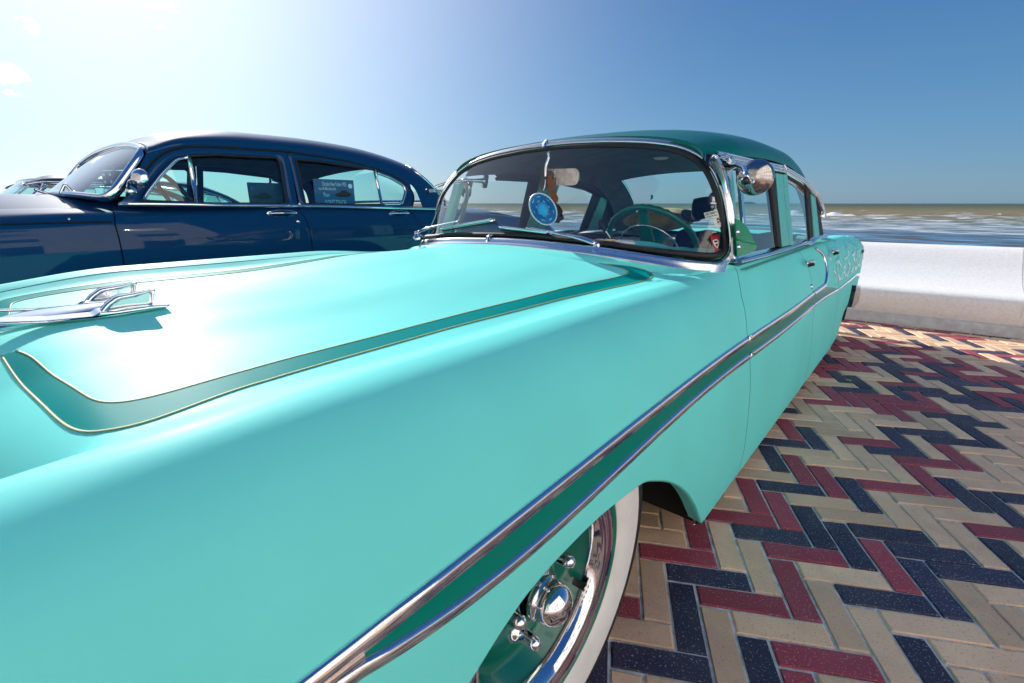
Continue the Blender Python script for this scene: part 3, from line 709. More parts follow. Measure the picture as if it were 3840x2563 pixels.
# dark wheel wells and floor
def shell_well(yc, zc, r, x0, x1, s):
    P = []
    for a in np.linspace(0, math.pi, 28):
        P.append([(x, yc+r*math.cos(a), zc+r*.71*math.sin(a)) for x in (x0, (x0+x1)/2, x1)])
    gridobj('wheel_well', mx_(np.array(P), s), M['dark'], car)
for s in (1, -1): shell_well(.76, .10, .79, -.462, -.85, s); shell_well(4.0, .10, .5, -.45, -.85, s)
boxo('underbody', (XC, 2.65, .17), (1.5, 1.9, .10), M['dark'], car)
boxo('underbody', (XC, 4.55, .33), (1.6, 1.75, .30), M['dark'], car)
boxo('underbody', (XC, .65, .36), (.98, 2.0, .42), M['dark'], car)

# rocker bright edge / pinch weld
for s in (1, -1):
    ys_ = np.linspace(1.56, 4.3, 60); P = np.array([side_pt(y, low_z(y)) for y in ys_])
    V, Fc = sweep(mx_(P, s), (0, 0, 1), circ(.005, 8)); mk('rocker_edge', V, Fc, M['chrome'], car)

# ------------------------------------------------------------------ hood
_zx = np.linspace(-.42, 1.6, 400); _zz = pch([-.42, -.3, -.15, 0, .1, .3, .6, 1.0, 1.3, 1.6], [.81, .87, .920, .945, .950, .953, .958, .982, 1.004, 1.022], _zx)
def zc_(y): return float(np.interp(y, _zx, _zz))
def hood_z(y, w):
    zc = zc_(y); W, Z = section(y); ws, zs = W[-1], Z[-1]
    dipz = zs-.010-.010*min(1, max(0, (y+.1)/.4))*(1-min(1, max(0, (y-.75)/.7)))
    f = min(1, max(0, (y-.55)/1.0)); f = f*f*(3-2*f)
    z = float(pch([0, .18, .34, .46, .57, .645, ws], [zc, zc-.002, zc-.014+.004*f-.004*(1-f), zc-(.6-.30*f)*(zc-dipz)-.004, dipz+(.10+.34*f)*(zc-dipz), dipz+.22*f*(zc-dipz), zs-.001], abs(w)))
    z += .024*math.exp(-(w/.15)**2)*min(1, max(0, (.75-y)/.4))
    if w < 0: z += far_lift(y)*min(1, abs(w)/.62)**1.6  # far half of the hood raised with the far fender to match the image
    y0 = .13-.05*abs(w)
    if y < y0: z -= (y0-y)**2*(.8+10*abs(w)**2)
    return z
def rear_edge(w): return float(pch([0, .30, .45, .58, .68, .80], [1.49, 1.495, 1.52, 1.60, 1.63, 1.64], abs(w)))
P = []
for t in np.linspace(0, 1, 110):
    row = []
    for q in np.linspace(-1, 1, 97):
        W_, Z_ = section(min(max(-.42+t*2.0, -.42), 1.7)); ws = .70 if True else W_[-1]
        w = q*1.0
        # hood half width follows the fender seam
        yy = -.42+(rear_edge(q*.73)+.42)*t
        ws = section(yy)[0][-1]-.002
        w = q*ws
        row.append((XC+w, yy, hood_z(yy, w)))
    P.append(row)
gridobj('hood', np.array(P), M['mint'], car, flip=True)
def hit_hood(p, off=0.0):
    d = ray(p); lo = None; hi = None
    for i in range(400):
        t = .4+i*.012; q = CAM+d*t
        f = q[2]-(hood_z(float(np.clip(q[1], -.42, 1.8)), q[0]-XC)+off)
        if f <= 0: hi = t; break
        lo = t
    if hi is None: return CAM+d*1.0
    for _ in range(25):
        t = (lo+hi)/2; q = CAM+d*t
        if q[2]-(hood_z(float(np.clip(q[1], -.42, 1.8)), q[0]-XC)+off) <= 0: hi = t
        else: lo = t
    return CAM+d*t
# painted stripe: plan outline on the camera side, mirrored on the other
so = [ZA(10, 350), ZA(60, 430), ZA(210, 595), ZA(330, 715), ZA(430, 780), ZA(530, 795), ZA(650, 782), ZA(900, 690), ZA(1250, 545), ZA(1800, 385), ZA(2349, 230),
      ZB(600, 550), ZB(1200, 395), ZB(1600, 311), ZB(1652, 299), ZB(1682, 287), ZB(1691, 273), ZB(1682, 259), ZB(1645, 241), ZB(1560, 215), ZB(1400, 190), ZB(1310, 180)]
si = [ZA(90, 320), ZA(170, 345), ZA(250, 420), ZA(400, 520), ZA(500, 590), ZA(600, 628), ZA(720, 618), ZA(1000, 530), ZA(1500, 385), ZA(2349, 165),
      ZB(700, 465), ZB(1200, 340), ZB(1450, 290), ZB(1550, 268), ZB(1565, 252), ZB(1530, 235), ZB(1400, 205), ZB(1310, 185)]
def plan(L): return np.array([(q[0]-XC, q[1]) for q in (hit_hood(p) for p in L)])
O_, I_ = plan(so), plan(si)
DBG = dict(O=O_.round(3).tolist(), I=I_.round(3).tolist())
def band_edges(n=150):
    # resample both edges by matched fraction through the two corners
    def seg(P, ia, ib, k): return smoothpath(P[ia:ib+1], k, 1)
    o = np.vstack([smoothpath(O_[:6], 40, 1)[:-1], smoothpath(O_[5:17], 90, 1)[:-1], smoothpath(O_[16:], 40, 1)])
    i = np.vstack([smoothpath(I_[:6], 40, 1)[:-1], smoothpath(I_[5:15], 90, 1)[:-1], smoothpath(I_[14:], 40, 1)])
    for P_ in (o, i):
        for _ in range(14): P_[1:-1] = (P_[:-2]+2*P_[1:-1]+P_[2:])/4
    return o, i
BO, BI = band_edges()
for s in (1, -1):
    P = []
    for a, b in zip(BO, BI):
        row = []
        for t in np.linspace(0, 1, 7):
            w, y = a*(1-t)+b*t; row.append((XC+s*w, y, hood_z(y, s*w)+.0012))
        P.append(row)
    gridobj('painted_band', np.array(P), M['band'], car, flip=(s == 1))
    for E_ in (BO, BI):
        pts = np.array([(XC+s*w, y, hood_z(y, s*w)+.0016) for w, y in E_])
        V, Fc = sweep(pts, (0, 0, 1), [(.0018, -.001), (.0018, .0006), (-.0018, .0006), (-.0018, -.001)]); mk('pinstripe', V, Fc, M['gold'], car)
# front join of the two bands across the nose
# hood ornament : swept chrome jet with two raised winglets
orn = []
nose_y = np.linspace(-.30, .30, 30)
def orn_obj():
    base = mk('hood_ornament', *grid([[0, 0, 0]]*0) if False else ([], []), M['chrome'], car) if False else None
P = []
for y in np.linspace(-.34, .245, 26):
    t = (y+.34)/.585; hw = (.024+.052*t**1.5)*(1 if t < .8 else 1-(t-.8)*3.2); h = .026*(1-.35*t); z0 = zc_(y)+.020-(max(0, .13-y)**2*.8)
    P.append([(XC+hw*math.cos(a), y, z0+h*max(0, math.sin(a))**.8) for a in np.linspace(0, math.pi, 13)])
ornament = gridobj('hood_ornament', np.array(P), M['chrome'], car, flip=True)
def thick_poly(name, pts, th, m, par, bev=.003, lean=(0, 0, 0)):
    C = [np.array(p, float) for p in pts]; D = [c-np.array([th, 0, 0])+np.array(lean) for c in C]; n = len(C)
    o = mk(name, C+D, [tuple(range(n))[::-1], tuple(range(n, 2*n))]+[(i, (i+1) % n, (i+1) % n+n, i+n) for i in range(n)], m, par, False)
    if bev: b = o.modifiers.new('edge', 'BEVEL'); b.width = bev; b.segments = 3
    return o
def wing(s):
    xo = XC+.082; X_ = lambda P, dx=0: [mx_(onx(ZG(*p), xo+dx), s) for p in P]
    # blade lying on the hood, then the open raised fin above it
    bl_o = [(-250, 880), (600, 850), (1190, 795), (1260, 745), (1450, 735), (1910, 665), (2162, 650), (2110, 690), (1900, 725), (1500, 800), (1200, 835), (600, 890), (-250, 930)]
    P = X_(bl_o, .012); C = [np.array(p) for p in P]; D = [c-np.array([.040*s, 0, -.004]) for c in C]; n = len(C)
    fcs = [tuple(range(n)), tuple(range(2*n-1, n-1, -1))]+[(i, i+n, (i+1) % n+n, (i+1) % n) for i in range(n)]
    if s == -1: fcs = [f[::-1] for f in fcs]
    o = mk('wing', C+D, fcs[::1], M['chrome'], ornament, False); b = o.modifiers.new('edge', 'BEVEL'); b.width = .004; b.segments = 3
    out = [(1215, 790), (1330, 640), (1440, 555), (1480, 538), (1700, 500), (1960, 450), (1940, 560), (1912, 660), (1600, 700)]
    inn = [(1370, 700), (1440, 640), (1530, 590), (1700, 560), (1880, 490), (1900, 520), (1890, 630), (1600, 660)]
    o3 = resample(np.array(X_(out)), 60, True); i3 = resample(np.array(X_(inn)), 60, True); k = int(np.argmin(np.linalg.norm(i3-o3[0], axis=1))); i3 = np.roll(i3, -k, 0)
    e = np.array([.016*s, 0, 0])
    P = np.array([[a, a*.7+b_*.3+e*.45, b_, b_-e, a*.7+b_*.3-e*1.45, a-e] for a, b_ in zip(o3, i3)]); V, Fc = grid(P, True, True)
    mk('fin', V, Fc, M['chrome'], ornament)
    mk('fin_inlay', list(i3-e*.5), [tuple(range(60))], M['stainless'], ornament, False)
wing(1); wing(-1)

# ------------------------------------------------------------------ side mouldings
lowm = [ZD(700, 1345), ZD(900, 1185), ZD(1100, 1050), ZD(1400, 830), ZD(1560, 715), ZD(1700, 590), ZD(1950, 370), ZD(2200, 150), ZC(700, 1545), ZC(1000, 1300), ZC(1170, 1190),
        ZC(1400, 1010), ZC(1640, 815), ZC(1770, 700), ZC(1880, 625), ZC(1985, 560)]
upm = [ZD(395, 1345), ZD(640, 1130), ZD(900, 900), ZD(1100, 730), ZD(1400, 500), ZD(1700, 290), ZD(2100, 0), ZC(380, 1545), ZC(650, 1330), ZC(900, 1165), ZC(1160, 985), ZC(1400, 830), ZC(1600, 690), ZC(1765, 572), ZC(1850, 520)]
lo_ = smoothpath([hit_side(p)[1:] for p in lowm], 90, 2); up_ = smoothpath([hit_side(p)[1:] for p in upm], 90, 2)
DBG['lo'] = lo_[::15].round(3).tolist(); DBG['up'] = up_[::15].round(3).tolist()
LOY, LOZ = lo_[:, 0], lo_[:, 1]; UPY, UPZ = up_[:, 0], up_[:, 1]
UPZ = np.polyval(np.polyfit(UPY, UPZ, 6), UPY); LOZ = np.polyval(np.polyfit(LOY, LOZ, 6), LOY)
UPZ = UPZ-.011; LOZ = LOZ+.009                                 # centre lines of the strips
def z_lo(y): return float(np.interp(y, LOY, LOZ)) if y > LOY[0] else LOZ[0]+(LOY[0]-y)*.02
def z_up(y): return float(np.interp(y, UPY, UPZ)) if y > UPY[0] else UPZ[0]-(UPY[0]-y)*.03
def moulding(name, ys_, zf, wd, ht, s, m='chrome'):
    P = np.array([side_pt(y, zf(y)) for y in ys_]); N = np.array([side_n(y, zf(y)) for y in ys_])
    V, Fc = sweep(mx_(P, s), mx_nrm(N, s), [(wd, -.003), (wd, ht*.35), (wd*.80, ht*.55), (wd*.62, ht*.5), (wd*.35, ht*.95), (0, ht*1.05), (-wd*.5, ht), (-wd*.8, ht*.8), (-wd, ht*.3), (-wd, -.003)]); return mk(name, V, Fc, M[m], car)
def mx_nrm(N, s):
    N = np.array(N, float)
    if s == -1: N[..., 0] *= -1
    return N
for s in (1, -1):
    for a, b in ((-.15, gapy(*G1, .72)-.004), (gapy(*G1, .72)+.003, gapy(*G2, .72)-.004), (gapy(*G2, .72)+.003, min(UPY[-1], 3.55))):
        moulding('upper_moulding', np.linspace(a, b, 60), z_up, .0135, .008, s)
    for a, b in ((-.15, gapy(*G1, .65)-.004), (gapy(*G1, .65)+.003, gapy(*G2, .65)-.004), (gapy(*G2, .65)+.003, gapy(*G3, .65)-.004), (gapy(*G3, .65)+.003, 4.85)):
        moulding('lower_moulding', np.linspace(a, b, 60), z_lo, .0120, .008, s)
    # tail sweep of the lower strip, down towards the bumper
    moulding('lower_moulding', np.linspace(4.853, 5.38, 20), lambda y: z_lo(4.85)-.25*(y-4.85)**2-.0*(y), .0120, .008, s)
    # colour band between the strips
    P = []
    for y in np.linspace(.205, 3.97, 170):
        a, b = z_lo(y), z_up(y)
        if y < .30: f = ((y-.205)/.095)**.55; c = a+.35*(b-a); a, b = c+(a-c)*f, c+(b-c)*f
        if y > 3.40:      # the band fades out in a point on the rear door
            b = max(a+.004, a+(z_up(3.40)-z_lo(3.40))*max(0, 1-((y-3.40)/.57))**.7)
        P.append([side_pt(y, a+(b-a)*q, .0014) for q in np.linspace(0, 1, 7)])
    gridobj('colour_band', mx_(np.array(P), s), M['sideband'], car, flip=(s == 1))
    # chrome spear nose
    P = []
    for y in np.linspace(-.15, .222, 24):
        a, b = z_lo(y)-.004, z_up(y)+.004; P.append([side_pt(y, a+(b-a)*q, .0012+.005*math.sin(math.pi*q)) for q in np.linspace(0, 1, 9)])
    gridobj('spear_nose', mx_(np.array(P), s), M['chrome'], car, flip=(s == 1))
    # vertical kick of the upper strip to the belt
    kk = [hit_side(p) for p in (ZC(1760, 590), ZC(1862, 515), ZC(1874, 430), ZC(1870, 330), ZC(1848, 255), ZC(1800, 205), ZC(1770, 192))]
    yz = smoothpath([k[1:] for k in kk], 30, 2)
    P = np.array([side_pt(y, min(z, .955)) for y, z in yz]); N = np.array([side_n(y, min(z, .955)) for y, z in yz])
    V, Fc = sweep(mx_(P, s), mx_nrm(N, s), dome(.016, .012)); mk('kick_moulding', V, Fc, M['chrome'], car)
DBG['kick'] = yz[::6].round(3).tolist()
# lace pattern brushed on the rear fender: wavy loops
for s in (1, -1):
    for r_, (z0, amp, per, ph) in enumerate(((.90, .030, .34, 0), (.845, .034, .34, 1.6), (.785, .034, .30, .4), (.725, .034, .30, 2.2), (.70, .02, .26, 1.0))):
        P, N = [], []
        for y in np.linspace(3.64+.05*r_, 5.32, 130):
            z = z0+amp*math.sin(2*math.pi*y/per+ph)+.012*math.sin(2*math.pi*y/per*2+ph); z = min(z, .94); z = max(z, z_lo(min(y, 4.85))+.02)
            P.append(side_pt(y, z, .0012)); N.append(side_n(y, z))
        wv = [.013+.007*math.sin(i*.35+r_) for i in range(len(P))]
        prof = np.array([[(a*w_/.01, b) for a, b in ((.01, -.0008), (.01, .0004), (-.01, .0004), (-.01, -.0008))] for w_ in wv])
        V, Fc = sweep(mx_(np.array(P), s), mx_nrm(np.array(N), s), prof); mk('lace_line', V, Fc, M['lace'], car)
# script emblem on the fin: the last letters read "M O T" from here
for s in (1,):
    for ch, y in (('P', 5.10), ('o', 5.16), ('t', 5.26)):
        p = side_pt(y, .80, .004); n = side_n(y, .80); text('emblem_letter', ch, p, (0, 1, 0), unit(np.cross(n, (0, 1, 0))), .05, M['steel'], car, ext=.002)
# door handles and lock
def handle(y, z, s):
    p = side_pt(y, z, .0); n = side_n(y, z); p2 = side_pt(y, z, .032)
    path = np.array([p2+np.array([0, t, .012*math.sin(abs(t)*3)-.006*t/.09]) for t in np.linspace(-.10, .085, 16)])
    r = np.array([.004+.0065*math.sin(math.pi*(i+.6)/16.4) for i in range(16)])
    V, Fc = sweep(mx_(path, s), (0, 0, 1), np.array([[(a*r_*1.15, b*r_*.8) for a, b in circ(1, 10)] for r_ in r])); h = mk('door_handle', V, Fc, M['chrome'], car)
    q = side_pt(y+.05, z, 0); q2 = side_pt(y+.05, z, .036); L = np.array([q+(q2-q)*t for t in (0, .5, 1)])
    tube('handle_post', mx_(L, s), .011, M['chrome'], h)
    q = side_pt(y+.05, z-.014, 0); q2 = side_pt(y+.05, z-.014, .030); tube('push_button', mx_(np.array([q, q2]), s), .009, M['steel'], h)
hp = hit_side(ZC(1690, 330)); lp = hit_side(ZC(1740, 530))
for s in (1, -1):
    handle(hp[1], hp[2], s); handle(3.80, hp[2], s)
    q = side_pt(lp[1], lp[2]); n = side_n(lp[1], lp[2]); q = mx_(q, s); n = mx_nrm(n, s)
    lathe('door_lock', [(0, .009), (.006, .009), (.011, .007), (.013, .003), (.014, -.002)], q, n, M['chrome'], car, 16)
DBG['handle'] = hp.round(3).tolist()

# ------------------------------------------------------------------ wheels
def wheel(x, y, z, s, R=.40):
    """s=+1: outer face towards +x"""
    k = R/.40; ax = (s, 0, 0)
    prof = [(r*k, h) for r, h in ((.270, -.20), (.33, -.205), (.385, -.19), (.398, -.17), (.400, -.10), (.4030, -.020), (.4025, -.008), (.399, .001), (.372, .004), (.332, .004), (.300, .002), (.277, -.008), (.270, -.016))]
    mi = [0, 0, 0, 0, 0, 0, 0, 0, 1, 1, 1, 1]
    t = empty('wheel', (x, y, z)); t.parent = car; t.location = (x-XC, y-2.2, z)
    lathe('tyre', prof, (x, y, z), ax, None, t, 72, [M['black'], M['white']], mi)
    lathe('rim', [(r*k, h) for r, h in ((.273, -.018), (.271, -.003), (.262, -.001), (.256, -.010), (.250, -.020), (.202, -.034), (.192, -.085), (.168, -.096), (.150, -.088), (.128, -.072), (.110, -.070), (.085, -.060), (.062, -.045), (.05, -.05))], (x, y, z), ax, M['wheelgreen'], t, 64)
    lathe('trim_ring', [(r*k, h) for r, h in ((.252, -.018), (.250, -.004), (.243, .001), (.236, -.004), (.228, -.005), (.218, -.003), (.210, -.008), (.202, -.020), (.198, -.038))], (x, y, z), ax, M['chrome'], t, 64)
    lathe('hub_cap', [(r*k, h) for r, h in ((.047, -.034), (.049, -.026), (.048, -.020), (.045, -.018), (.045, -.008), (.043, .008), (.037, .020), (.026, .030), (.014, .035), (.0, .036))], (x, y, z), ax, M['chrome'], t, 40)
    for i in range(5):
        a = math.radians(72*i+28); yy, zz = y+.090*k*math.cos(a), z+.090*k*math.sin(a)
        lathe('lug_nut', [(r, h) for r, h in ((.027, -.072), (.027, -.060), (.020, -.054), (.0155, -.048), (.015, -.026), (.014, -.014), (.009, -.006), (0, -.004))], (x, yy, zz), ax, M['chrome'], t, 16)
    for i in range(0):
        a = math.radians(72*i+64); yy, zz = y+.082*k*math.cos(a), z+.082*k*math.sin(a)
        lathe('small_bolt', [(r, h) for r, h in ((.007, -.07), (.007, -.056), (.005, -.053), (0, -.052))], (x, yy, zz), ax, M['chrome'], t, 10)
    a = math.radians(-28); yy, zz = y+.178*k*math.cos(a), z+.178*k*math.sin(a)
    tube('valve_stem', [(x-.050*s, yy, zz), (x-.035*s, yy, zz), (x-.022*s, yy+.004, zz-.004)], .009, M['black'], t, 10)
    return t
wheel(-.454, .668, .405, 1, .404); wheel(2*XC+.454, .668, .405, -1, .404)
wheel(-.50, 3.95, .345, 1, .345); wheel(2*XC+.50, 3.95, .345, -1, .345)

# ------------------------------------------------------------------ windshield
WP = (1.617, .301, 2.814, .769, .202, .815, .133)
def wsurf(s, z, dw=0.0, dout=0.0):
    yc, D, n, r0, r1, Wb, Ws = WP; a = abs(s)*math.pi/2
    sx = math.copysign(abs(math.sin(a))**(2/n), s); cy = 1-abs(math.cos(a))**(2/n)
    W = Wb-Ws*(z-1.0)+dw; rr = r0+(r1-r0)*abs(s)**3
    return np.array([XC+W*sx, yc+D*cy+rr*(z-1.0)-dout, z])
def wnorm(s, z):
    e = .02; sa, sb = max(-.995, s-e), min(.995, s+e)
    u = wsurf(sb, z)-wsurf(sa, z); v = wsurf(s, z+.01)-wsurf(s, z-.01); n = np.cross(u, v)
    return unit(n if n[1] < 0 or abs(s) > .9 and n[0]*s > 0 else -n) if True else None
def whit(p):
    d = ray(p); yc, D, n, r0, r1, Wb, Ws = WP; prev = None
    for t in np.linspace(.8, 4.2, 400):
        q = CAM+d*t; W = Wb-Ws*(q[2]-1.0); u = abs(q[0]-XC)/W
        if u > 1: f = 1
        else:
            a = math.asin(min(1, u**(n/2))); s = a/(math.pi/2); f = yc+D*(1-math.cos(a)**(2/n))+(r0+(r1-r0)*s**3)*(q[2]-1.0)-q[1]
        if prev and prev[0] > 0 and f <= 0:
            tt = prev[1]+(t-prev[1])*prev[0]/(prev[0]-f); q = CAM+d*tt
            u = (q[0]-XC)/(Wb-Ws*(q[2]-1.0)); return math.copysign(math.asin(min(1, abs(u)**(n/2)))/(math.pi/2), u), q
        prev = (f, t)
    return None
# opening boundary in (s, z): surveyed from the photo, clockwise
top_c = ([0, .11, .28, .44, .54, .62, .71, .80, .88, .94, .965], [1.449, 1.442, 1.425, 1.400, 1.372, 1.34, 1.283, 1.214, 1.134, 1.07, 1.045])
bot_c = ([0, .25, .49, .74, .85, .92, .95, .965], [1.066, 1.052, 1.032, 1.020, 1.016, 1.020, 1.030, 1.045])
def ztop(s): return float(np.interp(abs(s), *top_c))
def zbot(s): return float(np.interp(abs(s), *bot_c))
loop = [(s, ztop(s)) for s in np.linspace(-.965, .965, 90)]+[(s, zbot(s)) for s in np.linspace(.965, -.965, 90)][1:-1]
def loop_pts(dw, dout, grow):
    cz = 1.2; out = []
    for s, z in loop: out.append(wsurf(s, z, 0, 0))
    P = smoothpath(out, 200, 4, True); return P
LP = loop_pts(0, 0, 0)
ctr = np.array([XC, 1.85, 1.2])
def loop_frames(P):
    T = np.roll(P, -1, 0)-np.roll(P, 1, 0); T /= np.linalg.norm(T, axis=1)[:, None]
    # outward (in the glass) direction
    N = []
    for p, t in zip(P, T):
        u = (p[0]-XC)/.82; a = math.asin(min(.999, abs(u)**(WP[2]/2)))/(math.pi/2); s = math.copysign(min(a, .97), u); n = wnorm(s, p[2]); n = unit(n-t*(n@t))
        if n[1] > .2 and abs(u) < .95: n = -n
        N.append(n)
    N = np.array(N)
    for _ in range(6): N = (np.roll(N, 1, 0)+N+np.roll(N, -1, 0)); N /= np.linalg.norm(N, axis=1)[:, None]
    O = np.cross(T, N)
    if sum((P[i]-ctr)@O[i] for i in range(len(P))) < 0: O = -O
    return T, N, O
T_, N_, O2 = loop_frames(LP)
def ring(name, prof, m):
    """prof: (outward in glass plane, proud of glass)"""
    V = np.array([[p+o*a+n*b for a, b in prof] for p, n, o in zip(LP, N_, O2)])
    Vv, Fc = grid(V, True, True); return mk(name, Vv, Fc, m, car)
ring('windshield_gasket', [(-.010, -.004), (-.010, .004), (-.002, .009), (.008, .008), (.012, -.004)], M['black'])
zs_w = lambda p: 1
def ring_var(name, m):
    V = []
    for p, n, o in zip(LP, N_, O2):
        side = min(1, max(0, (abs(p[0]-XC)-.62)/.12)); bot = 1 if p[2] < 1.08 else 0
        w = .034+.012*side+.030*(bot if abs(p[0]-XC) < .80 else 0)
        V.append([p+o*a*w/.034+n*b for a, b in ((.010, .0), (.012, .009), (.019, .0125), (.022, .008), (.029, .0115), (.035, .008), (.038, -.004), (.02, -.012))])
    Vv, Fc = grid(np.array(V), True, True); return mk(name, Vv, Fc, m, car)
ring_var('windshield_moulding', M['stainless'])
P = [[wsurf(s, zbot(s)+(ztop(s)-zbot(s))*t) for t in np.linspace(0, 1, 14)] for s in np.linspace(-.965, .965, 90)]
gridobj('windshield', np.array(P), M['shield'], car)
# moulding joints
for px in (R3(1430, 280), R3(820, 1270)):
    h = whit(px)
    if h:
        i = int(np.argmin(np.linalg.norm(LP-h[1], axis=1))); p, n, o, t = LP[i], N_[i], O2[i], T_[i]
        V, Fc = sweep([p+o*.008+n*.008, p+o*.02+n*.015, p+o*.03+n*.014, p+o*.05+n*.006], n, [(.012, -.001), (.012, .0016), (-.012, .0016), (-.012, -.001)]); mk('moulding_clip', V, Fc, M['chrome'], car)

# cowl: from the hood's rear edge and the fender shoulder up to the windshield moulding
P = []
for q in np.linspace(-1, 1, 121):
    a_ = abs(q); sg_ = 1 if q >= 0 else -1
    if a_ < .8:
        w = a_/.8*(section(1.64)[0][-1]-.002); y0 = rear_edge(w)+.004; st_ = np.array([XC+sg_*w, y0, hood_z(y0-.004, w)-.001])
    else:
        y0 = 1.64+(a_-.8)/.2*.33; W, Z = section(y0); st_ = np.array([XC+sg_*W[-1], y0, Z[-1]-.0005])
    s_ = sg_*min(.955, (a_**1.0)*.955); e = wsurf(s_, zbot(s_)-.050)+np.array([0, -.010, 0]); nn_ = wnorm(s_, 1.03); e = e+nn_*.004
    P.append([st_*(1-t)+e*t+np.array([0, 0, .012*math.sin(math.pi*t)*(1-a_**3)]) for t in np.linspace(0, 1, 9)])
gridobj('cowl', np.array(P), M['mint'], car)
# wipers
def wiper(tip_px, mid_px, piv_px, blade_a, blade_b):
    pv = onz(piv_px, 1.02)
    ends = [whit(p) for p in (mid_px, blade_a, blade_b)]
    off = lambda h, d: h[1]+wnorm(h[0], h[1][2])*d
    root = lathe('wiper', [(.030, -.006), (.030, .004), (.024, .010), (.016, .014), (.014, .030), (.008, .036), (0, .037)], pv, (0, -.2, 1), M['chrome'], car, 20)
    arm = smoothpath([pv+(0, 0, .028), pv+(pv*0+(off(ends[0], .034)-pv)*.25)+(0, 0, .030), off(ends[0], .030)], 16, 2)
    r = np.array([.012]*5+[.009-.0004*i for i in range(11)])
    V, Fc = sweep(arm, (0, -.6, .8), np.array([[(a*r_, b*r_*.55) for a, b in circ(1, 8)] for r_ in r])); mk('wiper_arm', V, Fc, M['chrome'], root)
    bl = np.array([off(ends[1], .016)*(1-t)+off(ends[2], .016)*t for t in np.linspace(0, 1, 14)])
    bl = np.array([b+np.array([0, -.0, .0]) for b in bl])
    V, Fc = sweep(bl, (0, -.7, .7), [(a*.006, b*.010) for a, b in circ(1, 8)]); mk('wiper_frame', V, Fc, M['chrome'], root)
    bl2 = bl+np.array([0, .008, -.009]); V, Fc = sweep(bl2, (0, -.7, .7), [(a*.004, b*.008) for a, b in circ(1, 6)]); mk('wiper_blade', V, Fc, M['black'], root)
wiper(None, R3(1245, 1195), R3(1965, 1405), R3(945, 1172), R3(1480, 1240))
wiper(None, R3(540, 1118), R3(45, 1262), R3(322, 1185), R3(880, 1092))

# ------------------------------------------------------------------ roof and side glass house
PA, PB, PZ = -.53, -.26, .98
def pl(p): return onp(p, PA, PB, PZ)
RTs = [((-.695, 1.93, 1.362), (1.995, 1.484)), ((-.645, 2.25, 1.388), (2.35, 1.545)), ((-.642, 2.7, 1.398), (2.8, 1.57)), ((-.642, 3.05, 1.392), (3.25, 1.565)), ((-.645, 3.32, 1.368), (3.6, 1.525)),
       ((-.640, 3.55, 1.315), (3.9, 1.44)), ((-.62, 3.74, 1.22), (4.13, 1.31)), ((-.59, 3.88, 1.09), (4.33, 1.15)), ((-.565, 3.95, .975), (4.48, .98))]
tk = np.linspace(0, 1, len(RTs)); RX = [r[0][0] for r in RTs]; RY = [r[0][1] for r in RTs]; RZ = [r[0][2] for r in RTs]; MY = [r[1][0] for r in RTs]; MZ = [r[1][1] for r in RTs]
def roof_pt(t, s, inset=0.0):
    xr, yr, zr, ym, zm = [float(pch(tk, A, t)) for A in (RX, RY, RZ, MY, MZ)]
    n = 2.35; a = abs(s)*math.pi/2; sx = math.copysign(math.sin(a)**(2/n), s); cz = math.cos(a)**(2/n) if a < math.pi/2-1e-6 else 0
    return np.array([XC+(xr-XC-inset)*sx, yr+(ym-yr)*cz, zr+(zm-zr)*cz-inset])
def roofgrid(t0, t1, s0, s1, nt_, ns, inset=0): return np.array([[roof_pt(t, s, inset) for s in np.linspace(s0, s1, ns)] for t in np.linspace(t0, t1, nt_)])
gridobj('roof', roofgrid(0, .60, -1, 1, 40, 61), M['green'], car, flip=True)
for s in (1, -1):
    a, b = (.66, 1.0) if s == 1 else (-1.0, -.66)
    gridobj('rear_pillar', roofgrid(.60, 1, a, b, 24, 14), M['green'], car, flip=True)
gridobj('rear_window', roofgrid(.605, .97, -.655, .655, 16, 30, .012), M['glass'], car)
edge = [roof_pt(.605, s, .004) for s in np.linspace(-.655, .655, 40)]+[roof_pt(t, .655, .004) for t in np.linspace(.62, .96, 12)]+[roof_pt(.97, s, .004) for s in np.linspace(.655, -.655, 40)]+[roof_pt(t, -.655, .004) for t in np.linspace(.96, .62, 12)]
tube('rear_window_moulding', smoothpath(edge, 110, 2, True), .013, M['chrome'], car, 8, True, up=(0, 1, .3))
gridobj('headliner', roofgrid(0.02, .60, -.985, .985, 30, 41, .030), M['headliner'], car)
for s in (1, -1):
    a, b = (.66, .99) if s == 1 else (-.99, -.66)
    gridobj('pillar_lining', roofgrid(.60, 1, a, b, 16, 10, .03), M['headliner'], car)
# front header lip closes roof to windshield
P = [[roof_pt(0, s), np.array([*(roof_pt(0, s)+np.array([0, -.012, -.016]))]), wsurf(np.sign(s)*min(.70, abs(s)*.72), ztop(abs(s)*.72)+.03, 0, -.012)] for s in np.linspace(-.93, .985, 60)]
gridobj('header', np.array(P), M['green'], car)
